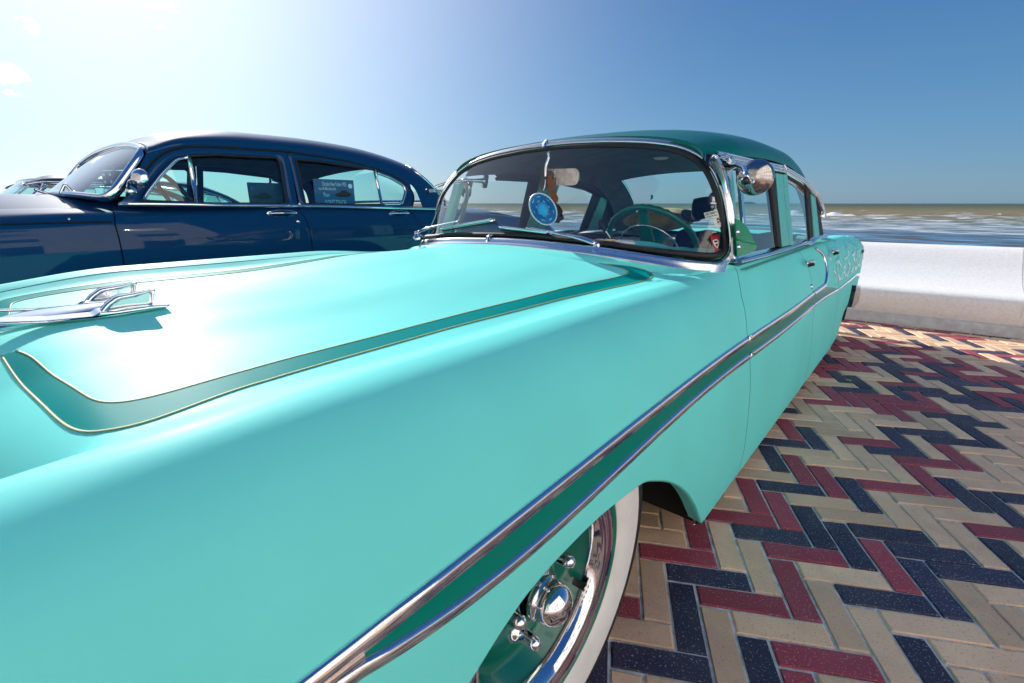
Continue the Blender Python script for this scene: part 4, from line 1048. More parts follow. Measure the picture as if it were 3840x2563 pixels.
# drip rail moulding (three ribs) following the roof edge, both sides
rt_top = smoothpath([pl(p) for p in (ZE(290, 452), ZE(410, 462), ZE(870, 575), ZE(1300, 662), ZE(1600, 850), ZE(1800, 1062), ZE(1880, 1230), R4(1978, 860))], 60, 2)
rt_low = smoothpath([pl(p) for p in (ZE(380, 610), ZE(480, 645), ZE(900, 700), ZE(1340, 785), ZE(1600, 935), ZE(1790, 1130), ZE(1900, 1400), R4(1958, 860))], 60, 2)
DBG['rt_top'] = rt_top[::10].round(3).tolist(); DBG['rt_low'] = rt_low[::10].round(3).tolist()
for s in (1, -1):
    P = [[a+(b-a)*q+np.array([.006+.010*abs(math.sin(math.pi*3*q)), 0, 0]) for q in np.linspace(0, 1, 22)] for a, b in zip(rt_top, rt_low)]
    P = np.array([[np.array(r[0])+(-.03, 0, .008)]+r+[np.array(r[-1])+(-.03, 0, 0)] for r in P])
    if s == -1: P = P[rt_top[:, 1] > 2.3]
    gridobj('drip_rail', mx_(P, s), M['chrome'], car, flip=(s == -1))
    clip = pl(ZE(1320, 720)); cy_ = clip[1]; i = int(np.argmin(abs(rt_top[:, 1]-cy_)))
    V, Fc = sweep(mx_(np.array([rt_top[i]+(.012, 0, 0), (rt_top[i]+rt_low[i])/2+(.019, 0, 0), rt_low[i]+(.012, 0, 0)]), s), (s, 0, 0), [(.010, -.002), (.010, .002), (-.010, .002), (-.010, -.002)]); mk('rail_clip', V, Fc, M['chrome'], car)
def post(name, corners, m, depth, s, out=.0, bev=.004):
    """pillar from four sighted corners on the window plane (tl, tr, br, bl)"""
    C = [pl(c)+(out, 0, 0) for c in corners]; D = [c-np.array([depth, 0, 0]) for c in C]; V = mx_(np.array(C+D), s)
    Fc = [(0, 1, 2, 3), (7, 6, 5, 4), (0, 4, 5, 1), (1, 5, 6, 2), (2, 6, 7, 3), (3, 7, 4, 0)]
    if s == 1: Fc = [f[::-1] for f in Fc]
    o = mk(name, V, Fc, m, car, False); b = o.modifiers.new('edge', 'BEVEL'); b.width = bev; b.segments = 2; return o
for s in (1, -1):
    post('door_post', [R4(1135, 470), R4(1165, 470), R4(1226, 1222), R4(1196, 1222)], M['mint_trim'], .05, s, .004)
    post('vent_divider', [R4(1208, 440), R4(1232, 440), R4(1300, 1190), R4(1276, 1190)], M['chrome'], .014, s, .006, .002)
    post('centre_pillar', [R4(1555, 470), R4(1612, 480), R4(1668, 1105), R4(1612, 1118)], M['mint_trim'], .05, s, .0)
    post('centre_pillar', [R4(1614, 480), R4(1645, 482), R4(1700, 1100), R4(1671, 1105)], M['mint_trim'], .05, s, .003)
    post('window_seal', [R4(1510, 465), R4(1556, 470), R4(1622, 1118), R4(1590, 1122)], M['black'], .03, s, -.006)
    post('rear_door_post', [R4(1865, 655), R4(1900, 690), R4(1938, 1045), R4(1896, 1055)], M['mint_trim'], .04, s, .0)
    post('window_seal', [R4(1832, 610), R4(1866, 655), R4(1897, 1052), R4(1868, 1062)], M['black'], .02, s, -.008)
    post('quarter_seal', [R4(1900, 690), R4(1950, 800), R4(1985, 1030), R4(1938, 1045)], M['black'], .02, s, -.008)
    # glass panes
    for nm, cs in (('vent_window', [R4(1160, 455), R4(1215, 455), R4(1282, 1190), R4(1215, 1215)]), ('front_door_window', [R4(1222, 455), R4(1520, 465), R4(1600, 1118), R4(1290, 1190)]),
                   ('rear_door_window', [R4(1640, 480), R4(1760, 540), R4(1840, 615), R4(1878, 1060), R4(1700, 1100)])):
        V = mx_(np.array([pl(c)-(.016, 0, 0) for c in cs]), s); mk(nm, V, [tuple(range(len(cs)))], M['glass'], car, False)
    # upper inner frame under the rail
    P = [[b+(-.004, 0, .004), b+(-.012, 0, -.014), b+(-.05, 0, -.012), b+(-.05, 0, .03)] for b in rt_low if s == 1 or b[1] > 2.3]
    gridobj('window_header', mx_(np.array(P), s), M['black'], car, flip=(s == -1))
# belt moulding
bl_px = [R4(1222, 1268), R4(1480, 1203), R4(1700, 1133), R4(1770, 1110), R4(1818, 1100), R4(1850, 1112), R4(1880, 1085), R4(1915, 1055), R4(1990, 1035)]
bt_px = [R4(1215, 1218), R4(1480, 1160), R4(1690, 1102), R4(1765, 1080), R4(1815, 1060), R4(1845, 1065), R4(1875, 1035), R4(1910, 1022), R4(1990, 1010)]
bl_ = smoothpath([onx(p, -.522) for p in bl_px], 70, 1); bt_ = smoothpath([onx(p, -.538) for p in bt_px], 70, 1)
DBG['belt'] = [bl_[::14].round(3).tolist(), bt_[::14].round(3).tolist()]
for s in (1, -1):
    P = []
    for a, b in zip(bl_, bt_):
        P.append([a+(-.02, 0, -.004)]+[a+(b-a)*q+np.array([.010*math.sin(math.pi*q)**.6+.003, 0, 0]) for q in np.linspace(0, 1, 9)]+[b+(-.03, 0, .004)])
    gridobj('belt_moulding', mx_(np.array(P), s), M['chrome'], car, flip=(s == 1))
# windshield pillar chrome cover, from the belt corner up to the rail
for s in (1, -1):
    ac = [R4(1168, 1250), R4(1160, 1130), R4(1148, 950), R4(1120, 760), R4(1102, 640), R4(1080, 530), R4(1040, 420), R4(995, 335)]
    aw = [.018, .015, .013, .013, .013, .014, .014, .013]
    cpt = [pl(p)+(.004, 0, 0) for p in ac]; cp = smoothpath(cpt, 40, 2); wv = np.interp(np.linspace(0, 1, 40), np.linspace(0, 1, 8), aw)
    prof = np.array([[(a*w_, b) for a, b in ((1, -.012), (1, .002), (.75, .010), (.3, .006), (.1, .012), (-.4, .013), (-.8, .008), (-1, -.012))] for w_ in wv])
    if s == -1: continue
    V, Fc = sweep(mx_(cp, s), (s*1.0, -.55, .1), prof); mk('pillar_moulding', V, Fc, M['chrome'], car)
# green plexiglass draught deflector swung out at the vent window
dv = [R4(1192, 870), R4(1240, 890), R4(1290, 935), R4(1335, 1010), R4(1365, 1080), R4(1383, 1120), R4(1370, 1150), R4(1320, 1175), R4(1260, 1195), R4(1212, 1200)]
for s in (1,):
    V = mx_(np.array([onx(p, -.515-.012*((p[0]-1690)/40)) for p in dv]), s); n = len(V)
    dfl = mk('draught_deflector', list(V)+[v-np.array([.004*s, 0, 0]) for v in V], [tuple(range(n)), tuple(range(2*n-1, n-1, -1))]+[(i, i+n, (i+1) % n+n, (i+1) % n) for i in range(n)], M['visor'], car, False, label='green plexiglass wind deflector')
    tube('deflector_rib', np.array([V[0]*.45+V[-1]*.55, V[4]*.8+V[6]*.2]), .003, M['visor'], dfl)
    for k_ in (.35, .75): lathe('deflector_clip', [(.0, .008), (.008, .006), (.010, -.002)], V[0]*(1-k_)+V[-1]*k_+np.array([.003*s, .006, 0]), (s, 0, 0), M['chrome'], dfl, 12)
# door mirror on the pillar
def mirror_car(s):
    dy = np.array([0, 0, 0]) if s == 1 else np.array([-.075, .20, .0])
    X0 = -.50; hc = onx(ZE(910, 850), X0); rr = .0615
    mm = lambda P: mx_(np.array(P, float)+dy, s)
    hd = lathe('door_mirror', [(0, .026), (rr*.3, .0245), (rr*.6, .018), (rr*.85, .008), (rr*.97, -.002), (rr, -.010), (rr*.97, -.016), (rr*.9, -.014)], mm(hc), unit((.30*s, -.93, -.10)), M['dullchrome'], car, 48)
    base = onx(ZE(505, 705), -.615)
    L = [base, onx(ZE(560, 690), -.59), onx(ZE(640, 665), -.555), onx(ZE(735, 700), -.505), onx(ZE(775, 800), -.472), onx(ZE(800, 880), -.468), onx(ZE(800, 900), -.468)]
    tube('mirror_arm', mm(smoothpath(L, 30, 3)), np.interp(np.linspace(0, 1, 30), [0, .2, 1], [.016, .010, .008]), M['chrome'], hd, 12)
    q = onx(ZE(762, 895), -.462); q2 = onx(ZE(850, 915), -.474)
    tube('mirror_joint', mm(np.array([q, q2])), .0095, M['chrome'], hd, 12)
    lathe('joint_screw', [(0, .012), (.006, .012), (.011, .008), (.013, 0)], mm(q), (0, -1, 0), M['steel'], hd, 14)
    plate('mirror_base', mm(base+np.array([.0, .01, 0])), (0, .8, -.2), (0, .2, .8), rrect(.045, .10, .018), .012*s, M['chrome'], hd)
mirror_car(1); mirror_car(-1)

# ------------------------------------------------------------------ rear end (deck, bumper)
P = [[(XC+w, y, z) for w, z in zip(np.linspace(-.80, .80, 31), [float(pch([0, .4, .7, .80], [zc0, zc0-.004, zc0-.03, zc0-.05], abs(w))) for w in np.linspace(-.80, .80, 31)])] for y, zc0 in ((3.9, .985), (4.3, .985), (4.6, .98), (5.0, .955), (5.3, .92), (5.42, .86), (5.46, .78), (5.46, .45))]
gridobj('trunk_lid', np.array(P), M['mint'], car)
def bumper(name, y0, yend, sgn, zc):
    path = [(XC-.97, y0+sgn*-.42, zc), (XC-.965, y0+sgn*-.18, zc), (XC-.93, y0+sgn*-.05, zc), (XC-.80, y0, zc), (XC, y0+sgn*.05, zc), (XC+.80, y0, zc), (XC+.93, y0+sgn*-.05, zc), (XC+.965, y0+sgn*-.18, zc), (XC+.97, y0+sgn*-.42, zc)]
    pth = smoothpath(path, 70, 3); N = []
    for i, p in enumerate(pth):
        t = np.gradient(pth, axis=0)[i]; n = np.cross(t, (0, 0, 1)); n = unit(n); N.append(n if (p-np.array([XC, 2.2, zc]))@n > 0 else -n)
    V, Fc = sweep(pth, np.array(N), [(.09, -.03), (.085, .0), (.05, .022), (0, .03), (-.05, .022), (-.085, 0), (-.09, -.03), (0, -.02)]); return mk(name, V, Fc, M['chrome'], car)
bumper('front_bumper', -.62, 0, -1, .40); bumper('rear_bumper', 5.60, 0, 1, .40)
for s in (1, -1):      # bumper end at the rear corner, dark reflection in its chrome painted black
    V = []
    O = np.array([ZC(2140, 520), ZC(2176, 520), ZC(2178, 560), ZC(2160, 665), ZC(2120, 715), ZC(2096, 712), ZC(2115, 650), ZC(2130, 580)])
    C = [onx(p, -.372) for p in O]; D = [c-np.array([.12, 0, 0]) for c in C]; n = len(C)
    Fc = [tuple(range(n)), tuple(range(2*n-1, n-1, -1))]+[(i, i+n, (i+1) % n+n, (i+1) % n) for i in range(n)]
    o = mk('bumper_end', mx_(np.array(C+D), s), Fc, M['gloss_black'], car, False); b = o.modifiers.new('edge', 'BEVEL'); b.width = .006; b.segments = 2
for s in (1, -1):
    lathe('exhaust_shroud', [(0, -.02), (.075, -.02), (.085, .0), (.088, .03), (.088, -.18)], mx_(np.array([-.455, 4.93, .315]), s), (s, 0, 0), M['dark'], car, 28)
# tail lamp housings
for s in (1, -1):
    lathe('tail_lamp', [(0, .05), (.03, .045), (.05, .03), (.058, .01), (.06, 0)], mx_(np.array([XC+.85, 5.46, .74]), s), (0, 1, 0), M['ink_red'], car, 24)
# front end: headlights, grille (out of frame, seen only from other positions)
for s in (1, -1):
    c = mx_(np.array([XC+.77, -.43, .74]), s)
    h = lathe('headlight', [(.115, -.05), (.120, -.01), (.112, .012), (.100, .016), (.095, .006)], c, (0, -1, 0), M['chrome'], car, 40)
    lathe('headlight_lens', [(.096, .004), (.08, .014), (.05, .021), (0, .025)], c, (0, -1, 0), M['glass'], h, 30)
    lathe('reflector', [(.095, .002), (.07, -.025), (0, -.045)], c, (0, -1, 0), M['chrome'], h, 24)
for i in range(9):
    z = .45+i*.038; tube('grille_bar', [(XC+x, -.50+.10*(abs(x)/.7)**2, z) for x in np.linspace(-.70, .70, 14)], .006, M['chrome'], car, 6, up=(0, 1, 0))
for i in range(15):
    x = -.66+i*.0943; tube('grille_bar', [(XC+x, -.505+.10*(abs(x)/.7)**2, .44), (XC+x, -.505+.10*(abs(x)/.7)**2, .77)], .004, M['chrome'], car, 6, up=(0, 1, 0))
boxo('radiator', (XC, -.33, .58), (1.4, .05, .5), M['dark'], car)
P = [[(XC+x, -.42-.03*(1-(x/.70)**2), .80), (XC+x, -.47-.05*(1-(x/.70)**2), .78), (XC+x, -.50-.05*(1-(x/.7)**2), .77), (XC+x, -.48, .765)] for x in np.linspace(-.70, .70, 20)]
gridobj('nose_panel', np.array(P), M['mint'], car)
P = []
for s in (1, -1):
    P = []
    for t in np.linspace(0, 1, 6):
        W, Z = section(-.42); P.append([(XC+w*(1-.0*t)-t*.02, -.42-.05*t, .62+(z-.62)*(1-.10*t)) for w, z in zip(W, Z)])
    gridobj('headlight_surround', mx_(np.array(P), s), M['mint'], car, flip=(s == -1))

# ------------------------------------------------------------------ interior
# dashboard: padded top sheet from the windshield base to a rolled edge
P = []
for s_ in np.linspace(-.93, .93, 60):
    a = wsurf(s_, zbot(s_)-.012)+(0, .01, 0); w = (a[0]-XC)
    yb_ = 2.02; P.append([a, (a[0], (a[1]*.5+yb_*.5), 1.035), (a[0]*.98+XC*.02, yb_, 1.02), (a[0]*.98+XC*.02, yb_+.05, 1.0), (a[0]*.98+XC*.02, yb_+.06, .96), (a[0]*.98+XC*.02, yb_+.03, .75)])
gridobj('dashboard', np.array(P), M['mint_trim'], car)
# instrument hood: raised fan shape in front of the wheel
ic = np.array([-.93, 1.93, .985]); P = []
for a in np.linspace(0, math.pi, 20):
    P.append([(ic[0]+.20*math.cos(a), ic[1]-.08*t, ic[2]+.062*math.sin(a)*(1-.35*t)) for t in np.linspace(0, 1, 5)])
gridobj('instrument_hood', np.array(P), M['mint'], car)
lathe('instrument_dial', [(0, .002), (.07, .002), (.075, -.01)], (ic[0], ic[1]+.02, ic[2]-.03), (0, 1, .3), M['gloss_black'], car, 30)
# floor, door inner panels
boxo('floor', (XC, 2.9, .28), (1.6, 2.2, .04), M['dark'], car)
for s in (1, -1):
    P = [[(XC+w-.05, y, z) for w, z in zip([.90, .91, .90, .87, .84, .80], [.25, .5, .75, .88, .955, .965])] for y in np.linspace(1.95, 4.1, 12)]
    gridobj('door_lining', mx_(np.array(P), s), M['vinyl'], car, flip=(s == -1))
    P = [[(-.50, y, .958), (-.60, y, .965)] for y in np.linspace(1.95, 4.0, 20)]
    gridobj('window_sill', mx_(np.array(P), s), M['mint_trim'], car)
def bench(name, y, zt, m, w=1.30, yt=.10):
    P = []
    for a, b in ((0, .38), (.0, .46), (.02, .52), (-.30, .50), (-.42, .44), (-.42, .30)): pass
    prof = [(y-.45, .33), (y-.48, .42), (y-.44, .48), (y-.20, .50), (y-.02, .50), (y+.02, .60), (y+.08, zt-.08), (y+.11, zt-.015), (y+.15, zt), (y+.20, zt-.02), (y+.22, zt-.10), (y+.20, .35)]
    for x in np.linspace(-w/2, w/2, 25):
        e = 1-(abs(x)/(w/2))**8*.06; P.append([(XC+x, yy, .3+(z-.3)*e+.004*math.sin(x*60)) for yy, z in smoothpath(prof, 40, 2)])
    return gridobj(name, np.array(P), m, car)
bench('front_seat', 2.55, .985, M['vinyl']); bench('rear_seat', 3.35, .97, M['vinyl'])
P = [[(XC+x, y, .958+.004*math.sin(x*9)) for x in np.linspace(-.78, .78, 12)] for y in np.linspace(3.55, 4.46, 8)]
gridobj('parcel_shelf', np.array(P), M['vinyl'], car)
# steering wheel
sw_c = np.array([-.940, 2.08, 1.02]); ax = unit((.0, .80, .60)); e1 = np.array([1., 0, 0]); e2 = np.cross(ax, e1)
if e2[2] < 0: e2 = -e2
SR = .205
swr = []
n = 96
for i in range(n):
    a = 2*math.pi*i/n; swr.append(sw_c+SR*(math.cos(a)*e1+math.sin(a)*e2))
r = np.array([.0125+.0022*math.cos(36*2*math.pi*i/n) for i in range(n)])
pr = np.array(circ(1, 10)); V, Fc = sweep(np.array(swr), ax, pr[None]*r[:, None, None], True)
stw = mk('steering_wheel', V, Fc, M['wheelgreen'], car)
for sg in (1, -1):
    a0, a1 = sw_c+e2*(.0), sw_c+e2*SR*sg
    pts = [sw_c-ax*.03*0+e2*SR*sg*t-ax*(.035*(1-t)) for t in np.linspace(0, 1, 6)]
    V, Fc = sweep(np.array(pts), ax, np.array([[(a*(.040-.020*t), b*.012) for a, b in circ(1, 10)] for t in np.linspace(0, 1, 6)])); mk('wheel_spoke', V, Fc, M['wheelgreen'], stw)
lathe('horn_button', [(0, .012), (.03, .010), (.045, .002), (.05, -.03), (.03, -.12)], sw_c-ax*.05, -ax if ax[1] > 0 else ax, M['green'], stw, 24)
hr = [sw_c-ax*.03+.135*(math.cos(a)*e1+math.sin(a)*e2) for a in np.linspace(math.radians(10), math.radians(170), 40)]
tube('horn_ring', np.array(hr), .0042, M['chrome'], stw, 8, up=ax)
tube('steering_column', [sw_c-ax*.06, sw_c-ax*.06+np.array([0, -.25, -.22])], .028, M['mint_trim'], car, 14)
lev = smoothpath([onx(R4(95, 1045), -1.08), onx(R4(50, 985), -1.10), onx(R4(22, 935), -1.12)], 10, 1)
tube('gear_lever', lev, .004, M['chrome'], car, 8)
lathe('gear_knob', [(0, .034), (.012, .026), (.016, .012), (.014, -.004), (.006, -.03)], lev[-1], unit(lev[-1]-lev[-3]), M['black'], car, 16)
# rear view mirror on its stem
rm = onx(R3(1575, 615), -1.23); mtop = onx(R3(1440, 345), -1.245)
rv = plate('rear_view_mirror', rm, (.92, .30, 0), (0, .05, 1), rrect(.17, .066, .022), .014, M['dullchrome'], car)
stem = smoothpath([mtop, onx(R3(1450, 400), -1.245), onx(R3(1420, 480), -1.25), onx(R3(1410, 560), -1.255), onx(R3(1412, 610), -1.255)], 20, 2)
tube('mirror_stem', stem, .0055, M['chrome'], rv, 8)
plate('mirror_back', onx(R3(1405, 640), -1.27), (.8, .5, 0), (0, .05, 1), rrect(.035, .085, .014), .012, M['steel'], rv)
# dome lamp in the headliner
lathe('dome_lamp', [(0, .012), (.03, .010), (.045, 0)], onz(R4(536, 334), 1.445), (0, 0, -1), M['ink_white'], car, 20)

# stickers on the glass
def on_shield(px, off=-.002):
    h = whit(px); s_, q = h; n = wnorm(s_, q[2])
    rgt = unit(np.cross((0, 0, 1), n)) if True else None
    if rgt[0]*RT[0]+rgt[1]*RT[1] < 0: rgt = -rgt
    up_v = unit(np.cross(n, rgt));
    if up_v[2] < 0: up_v = -up_v
    return q+n*off, rgt, up_v, n
def rot2(u, v, a): return u*math.cos(a)+v*math.sin(a), -u*math.sin(a)+v*math.cos(a)
def sticker(px, outline, m, lab, rot=0, off=-.002):
    q, u, v, n = on_shield(px, off); u, v = rot2(u, v, rot)
    if np.cross(u, v)@n < 0: pass
    o = plate('sticker', q, u, v, outline, .0006, m, car, lab); return o, q, u, v, n
o, q, u, v, n = sticker(R4(1000, 712), ell(.019, .034), M['ink_black'], 'dark oval sticker')
for k_, (dx, dy, w_, h_) in enumerate(((0, .010, .022, .022),)): plate('shield_print', q+n*.002, u, v, [(-.011, .020), (.011, .020), (.010, -.002), (0, -.010), (-.010, -.002)], .0006, M['headliner'], o)
plate('bottle_print', q+n*.003, u, v, [(-.004, .014), (.004, .014), (.005, -.004), (-.005, -.004)], .0005, M['ink_white'], o)
plate('car_print', q+n*.003, u, v, [(-.012, -.010), (-.005, -.006), (.005, -.007), (.013, -.012), (.008, -.015), (-.010, -.014)], .0005, M['ink_white'], o)
text('lettering', '417', q+n*.003-v*.025, u, v, .013, M['ink_white'], o)
o, q, u, v, n = sticker(R4(983, 832), rrect(.050, .024, .001), M['paper'], 'tilted white rectangular sticker', rot=math.radians(14))
text('lettering', 'CRY BABY\'S', q+n*.002+v*.0035, u, v, .012, M['ink_black'], o, width=.045)
text('lettering', 'INDOOR CAR GARAGE', q+n*.002-v*.007, u, v, .006, M['steel'], o, width=.042)
o, q, u, v, n = sticker(R4(1041, 888), ell(.017, .026), M['paper'], 'white oval sticker with a mohawk skull')
text('lettering', 'PSYCHOBILLY', q+n*.002-v*.004, u, v, .006, M['b_tan'], o, arc=(.017, 1), width=.034)
text('lettering', 'CUSTOMS', q+n*.002+v*.004, u, v, .006, M['b_tan'], o, arc=(.018, -1), width=.026)
plate('skull_print', q+n*.002, u, v, [(-.006, .004), (-.004, .009), (.001, .010), (.006, .006), (.006, -.001), (.003, -.008), (-.003, -.009), (-.004, -.002)], .0006, M['ink_black'], o)
plate('skull_print', q+n*.003, u, v, [(-.004, .002), (.003, .003), (.003, -.002), (-.003, -.003)], .0006, M['paper'], o)
o, q, u, v, n = sticker(R4(1020, 1085), [(-.019, .026), (.019, .024), (.020, .004), (.012, -.014), (.006, -.030), (-.006, -.028), (-.016, -.006)], M['ink_red'], 'red and white rockabilly sticker')
text('lettering', 'ROCKABILLY', q+n*.002+v*.025, u, v, .014, M['ink_red'], o, width=.046)
plate('car_print', q+n*.002, u, v, [(-.013, .010), (.006, .014), (.012, .006), (.010, -.010), (.004, -.020), (-.006, -.012), (-.012, .0)], .0006, M['paper'], o)
plate('car_print', q+n*.003, u, v, [(-.008, .008), (.006, .009), (.007, .003), (-.006, .001)], .0006, M['ink_black'], o)
plate('car_print', q+n*.003, u, v, [(-.004, -.004), (.007, -.002), (.005, -.013), (.0, -.014)], .0006, M['steel'], o)
text('lettering', '*****', q+n*.002+v*.037, u, v, .010, M['ink_white'], o, width=.022)

# ------------------------------------------------------------------ loose things in the mint car
pp = onz(R3(2100, 1300), 1.052)
paper = empty('member_card', pp, 'white card with round red and yellow member emblem lying on the dashboard', 'card')
plate('sheet', pp, unit((.95, .30, 0)), unit((-.30, .95, .10)), [(-.10, -.035), (.11, -.045), (.085, .045), (-.075, .05)], .001, M['paper'], paper)
plate('emblem', pp+(0, 0, .003), unit((.95, .30, 0)), unit((-.30, .95, .10)), ell(.045, .032), .001, M['ink_white'], paper)
plate('emblem_car', pp+(0, 0, .0045), unit((.95, .30, 0)), unit((-.30, .95, .10)), [(-.022, -.006), (-.012, .008), (.010, .009), (.022, -.002), (.016, -.010), (-.016, -.011)], .001, M['ink_yellow'], paper)
text('lettering', 'MEMBER', pp+(0, 0, .005)+unit((-.30, .95, .10))*.0, unit((.95, .30, 0)), unit((-.30, .95, .10)), .016, M['ink_red'], paper, arc=(.030, -1), width=.07)
text('lettering', 'CRUISER CLUB', pp+(0, 0, .005), unit((.95, .30, 0)), unit((-.30, .95, .10)), .013, M['ink_red'], paper, arc=(.028, 1), width=.075)
# cushion on the rear shelf
cq = onx(R4(520, 885), -1.62); cq = ony(R4(520, 880), 3.80)
P = []
for a in np.linspace(0, 2*math.pi, 48, endpoint=False):
    row = []
    for b in np.linspace(-math.pi/2, math.pi/2, 18):
        cx_, cz_ = math.cos(a)*math.cos(b), math.sin(b); sy_ = math.sin(a)*math.cos(b)
        sgnp = lambda v_, e: math.copysign(abs(v_)**e, v_)
        row.append((cq[0]+.30*sgnp(cx_, .8)*(1-.12*abs(cz_)), cq[1]+.17*sgnp(sy_, .8), cq[2]+.085*cz_+.02*cx_+.006*math.sin(a*6+b*3)))
    P.append(row)
cu_ = gridobj('cushion', np.array(P), M['cushion'], None, cu=True)
tag(cu_, 'olive yellow velvet cushion lying behind the steering wheel of the mint car', 'cushion')
cr_tail = boxo('red_corner', (cq[0]+.30, cq[1]-.03, cq[2]+.01), (.05, .10, .035), M['redcloth'], None, .012); cr_tail.parent = cu_
# dark blanket over the rear seat
bq = []
for x in np.linspace(-1.36, -.62, 26):
    bq.append([(x, y, z+.008*math.sin(x*31+y*9)) for y, z in ((3.30, .70), (3.36, .90), (3.42, 1.00), (3.52, 1.015), (3.62, 1.00), (3.85, .985), (4.0, .98))])
tag(gridobj('blanket', np.array(bq), M['blanket'], None, flip=False), 'dark blue blanket draped over the rear seat behind the driver', 'blanket')
# cowboy hat on the shelf
def hat(c, r, h, brim_m, crown_m, tilt, name, lab, axis=(0, 0, 1), curl=.35):
    root = empty(name, c, lab, 'hat'); ax_ = unit(axis); f1 = unit(np.cross((0, 1, .2), ax_)); f2 = np.cross(ax_, f1)
    P = []
    for a in np.linspace(0, 2*math.pi, 40, endpoint=False):
        P.append([np.array(c)+f1*math.cos(a)*rr*1.0+f2*math.sin(a)*rr*1.15+ax_*(curl*r*max(0, (rr/r-.5))*abs(math.cos(a))**2) for rr in np.linspace(r*.5, r, 8)])
    V, Fc = grid(np.array(P), True, False); b = mk('brim', V, Fc, brim_m, root); sdf = b.modifiers.new('thickness', 'SOLIDIFY'); sdf.thickness = .004
    P = []
    for a in np.linspace(0, 2*math.pi, 32, endpoint=False):
        row = []
        for k_, (rr, hh) in enumerate(((.52, 0), (.50, .3), (.46, .75), (.38, 1.0), (.2, .96), (0, .80))):
            row.append(np.array(c)+f1*math.cos(a)*rr*r+f2*math.sin(a)*rr*r*1.2+ax_*(hh*h))
        P.append(row)
    V, Fc = grid(np.array(P), True, False); mk('crown', V, Fc, crown_m, root); return root, f1, f2, ax_
hc = ony(R4(905, 860), 3.72)
hat(hc, .15, .14, M['camo'], M['blackfelt'], 0, 'cowboy_hat', 'black crowned cowboy hat with patterned curled brim on the rear shelf of the mint car', unit((-.1, -.15, 1)), .9)
# blue sombrero and the black figure hanging under the mirror
sc_ = onx(R3(1385, 945), -1.22); vd = unit(CAM-sc_); axs = unit(vd+np.array([.10, -.05, -.25]))
som = empty('souvenir_sombrero', sc_, 'small bright blue souvenir sombrero with silver braid hanging from the rear view mirror', 'sombrero')
f1 = unit(np.cross((0, 0, 1), axs)); f2 = np.cross(axs, f1); f1r, f2r = rot2(f1, f2, math.radians(35))
RS = .060
P = [[sc_+axs*(.018*(rr/RS)**3-.0)+f1r*math.cos(a)*rr*.80+f2r*math.sin(a)*rr*1.15 for rr in np.linspace(.02, RS, 8)] for a in np.linspace(0, 2*math.pi, 48, endpoint=False)]
V, Fc = grid(np.array(P), True, False); b = mk('brim', V, Fc, M['bluefelt'], som); sdf = b.modifiers.new('thickness', 'SOLIDIFY'); sdf.thickness = .003
P = [[sc_+axs*hh+f1r*math.cos(a)*rr*.8+f2r*math.sin(a)*rr*1.15 for rr, hh in ((.029, 0), (.028, .014), (.025, .030), (.017, .040), (.0, .043))] for a in np.linspace(0, 2*math.pi, 28, endpoint=False)]
V, Fc = grid(np.array(P), True, False); mk('crown', V, Fc, M['bluecrown'], som)
pts = np.array([sc_+axs*.019+f1r*math.cos(a)*RS*.80+f2r*math.sin(a)*RS*1.15 for a in np.linspace(0, 2*math.pi, 90, endpoint=False)])
pts += np.array([axs*.002*math.sin(i*2.1) for i in range(90)]); tube('braid', pts, .0032, M['silver'], som, 6, True, up=axs)
pts = np.array([sc_+axs*.004+f1r*math.cos(a)*(.033+.005*math.sin(a*7))*.85+f2r*math.sin(a)*(.033+.005*math.sin(a*7))*1.15 for a in np.linspace(0, 2*math.pi, 70, endpoint=False)]); tube('braid', pts, .0022, M['silver'], som, 6, True, up=axs)
VV, FF = [], []
for k_ in range(7):
    ca = 2*math.pi*k_/7+.3; c0 = sc_+f1r*math.cos(ca)*.045*.8+f2r*math.sin(ca)*.045*1.15+axs*.012
    for j_ in range(9):
        aa = ca+math.pi+(j_-4)*.33; d_ = f1r*math.cos(aa)+f2r*math.sin(aa); sd_ = np.cross(axs, d_)*.0005; b_ = len(VV)
        VV += [c0+sd_, c0-sd_, c0-d_*.016-sd_+axs*.001, c0-d_*.016+sd_+axs*.001]; FF.append((b_, b_+1, b_+2, b_+3))
st_ = mk('stitched_star', VV, FF, M['silver'], som, False); st_['kind'] = 'stuff'
for dx, dy in ((-.012, .016), (.010, .004), (-.006, -.014), (.014, -.022)): lathe('red_bead', [(0, .003), (.003, .001), (.0035, -.002)], sc_+axs*.034+f1r*dx+f2r*dy, axs, M['ink_red'], som, 8)
tube('hanging_cord', [onx(R3(1412, 640), -1.235), onx(R3(1405, 720), -1.23), sc_+f2*.07], .0018, M['silver'], som, 6)
# feathered black charm (a face in profile) behind the sombrero
ch_o = [R3(1520, 880), R3(1560, 915), R3(1585, 950), R3(1600, 985), R3(1590, 1005), R3(1615, 1050), R3(1598, 1070), R3(1575, 1080), R3(1555, 1105), R3(1515, 1100), R3(1490, 1108), R3(1450, 1100), R3(1440, 1000), R3(1470, 900)]
C = [onx(p, -1.27) for p in ch_o]; D = [c+np.array([-.012, .015, 0]) for c in C]; n = len(C)
fig = mk('hanging_figure', C+D, [tuple(range(n)), tuple(range(2*n-1, n-1, -1))]+[(i, i+n, (i+1) % n+n, (i+1) % n) for i in range(n)], M['blackfelt'], None, False)
tag(fig, 'black hanging figure shaped like a face in profile, behind the blue sombrero', 'figurine')
ch_o = [R3(1440, 590), R3(1480, 600), R3(1500, 660), R3(1505, 740), R3(1530, 790), R3(1552, 840), R3(1545, 880), R3(1515, 890), R3(1480, 860), R3(1450, 760), R3(1432, 660)]
C = [onx(p, -1.24) for p in ch_o]; D = [c+np.array([-.006, .008, 0]) for c in C]; n = len(C)
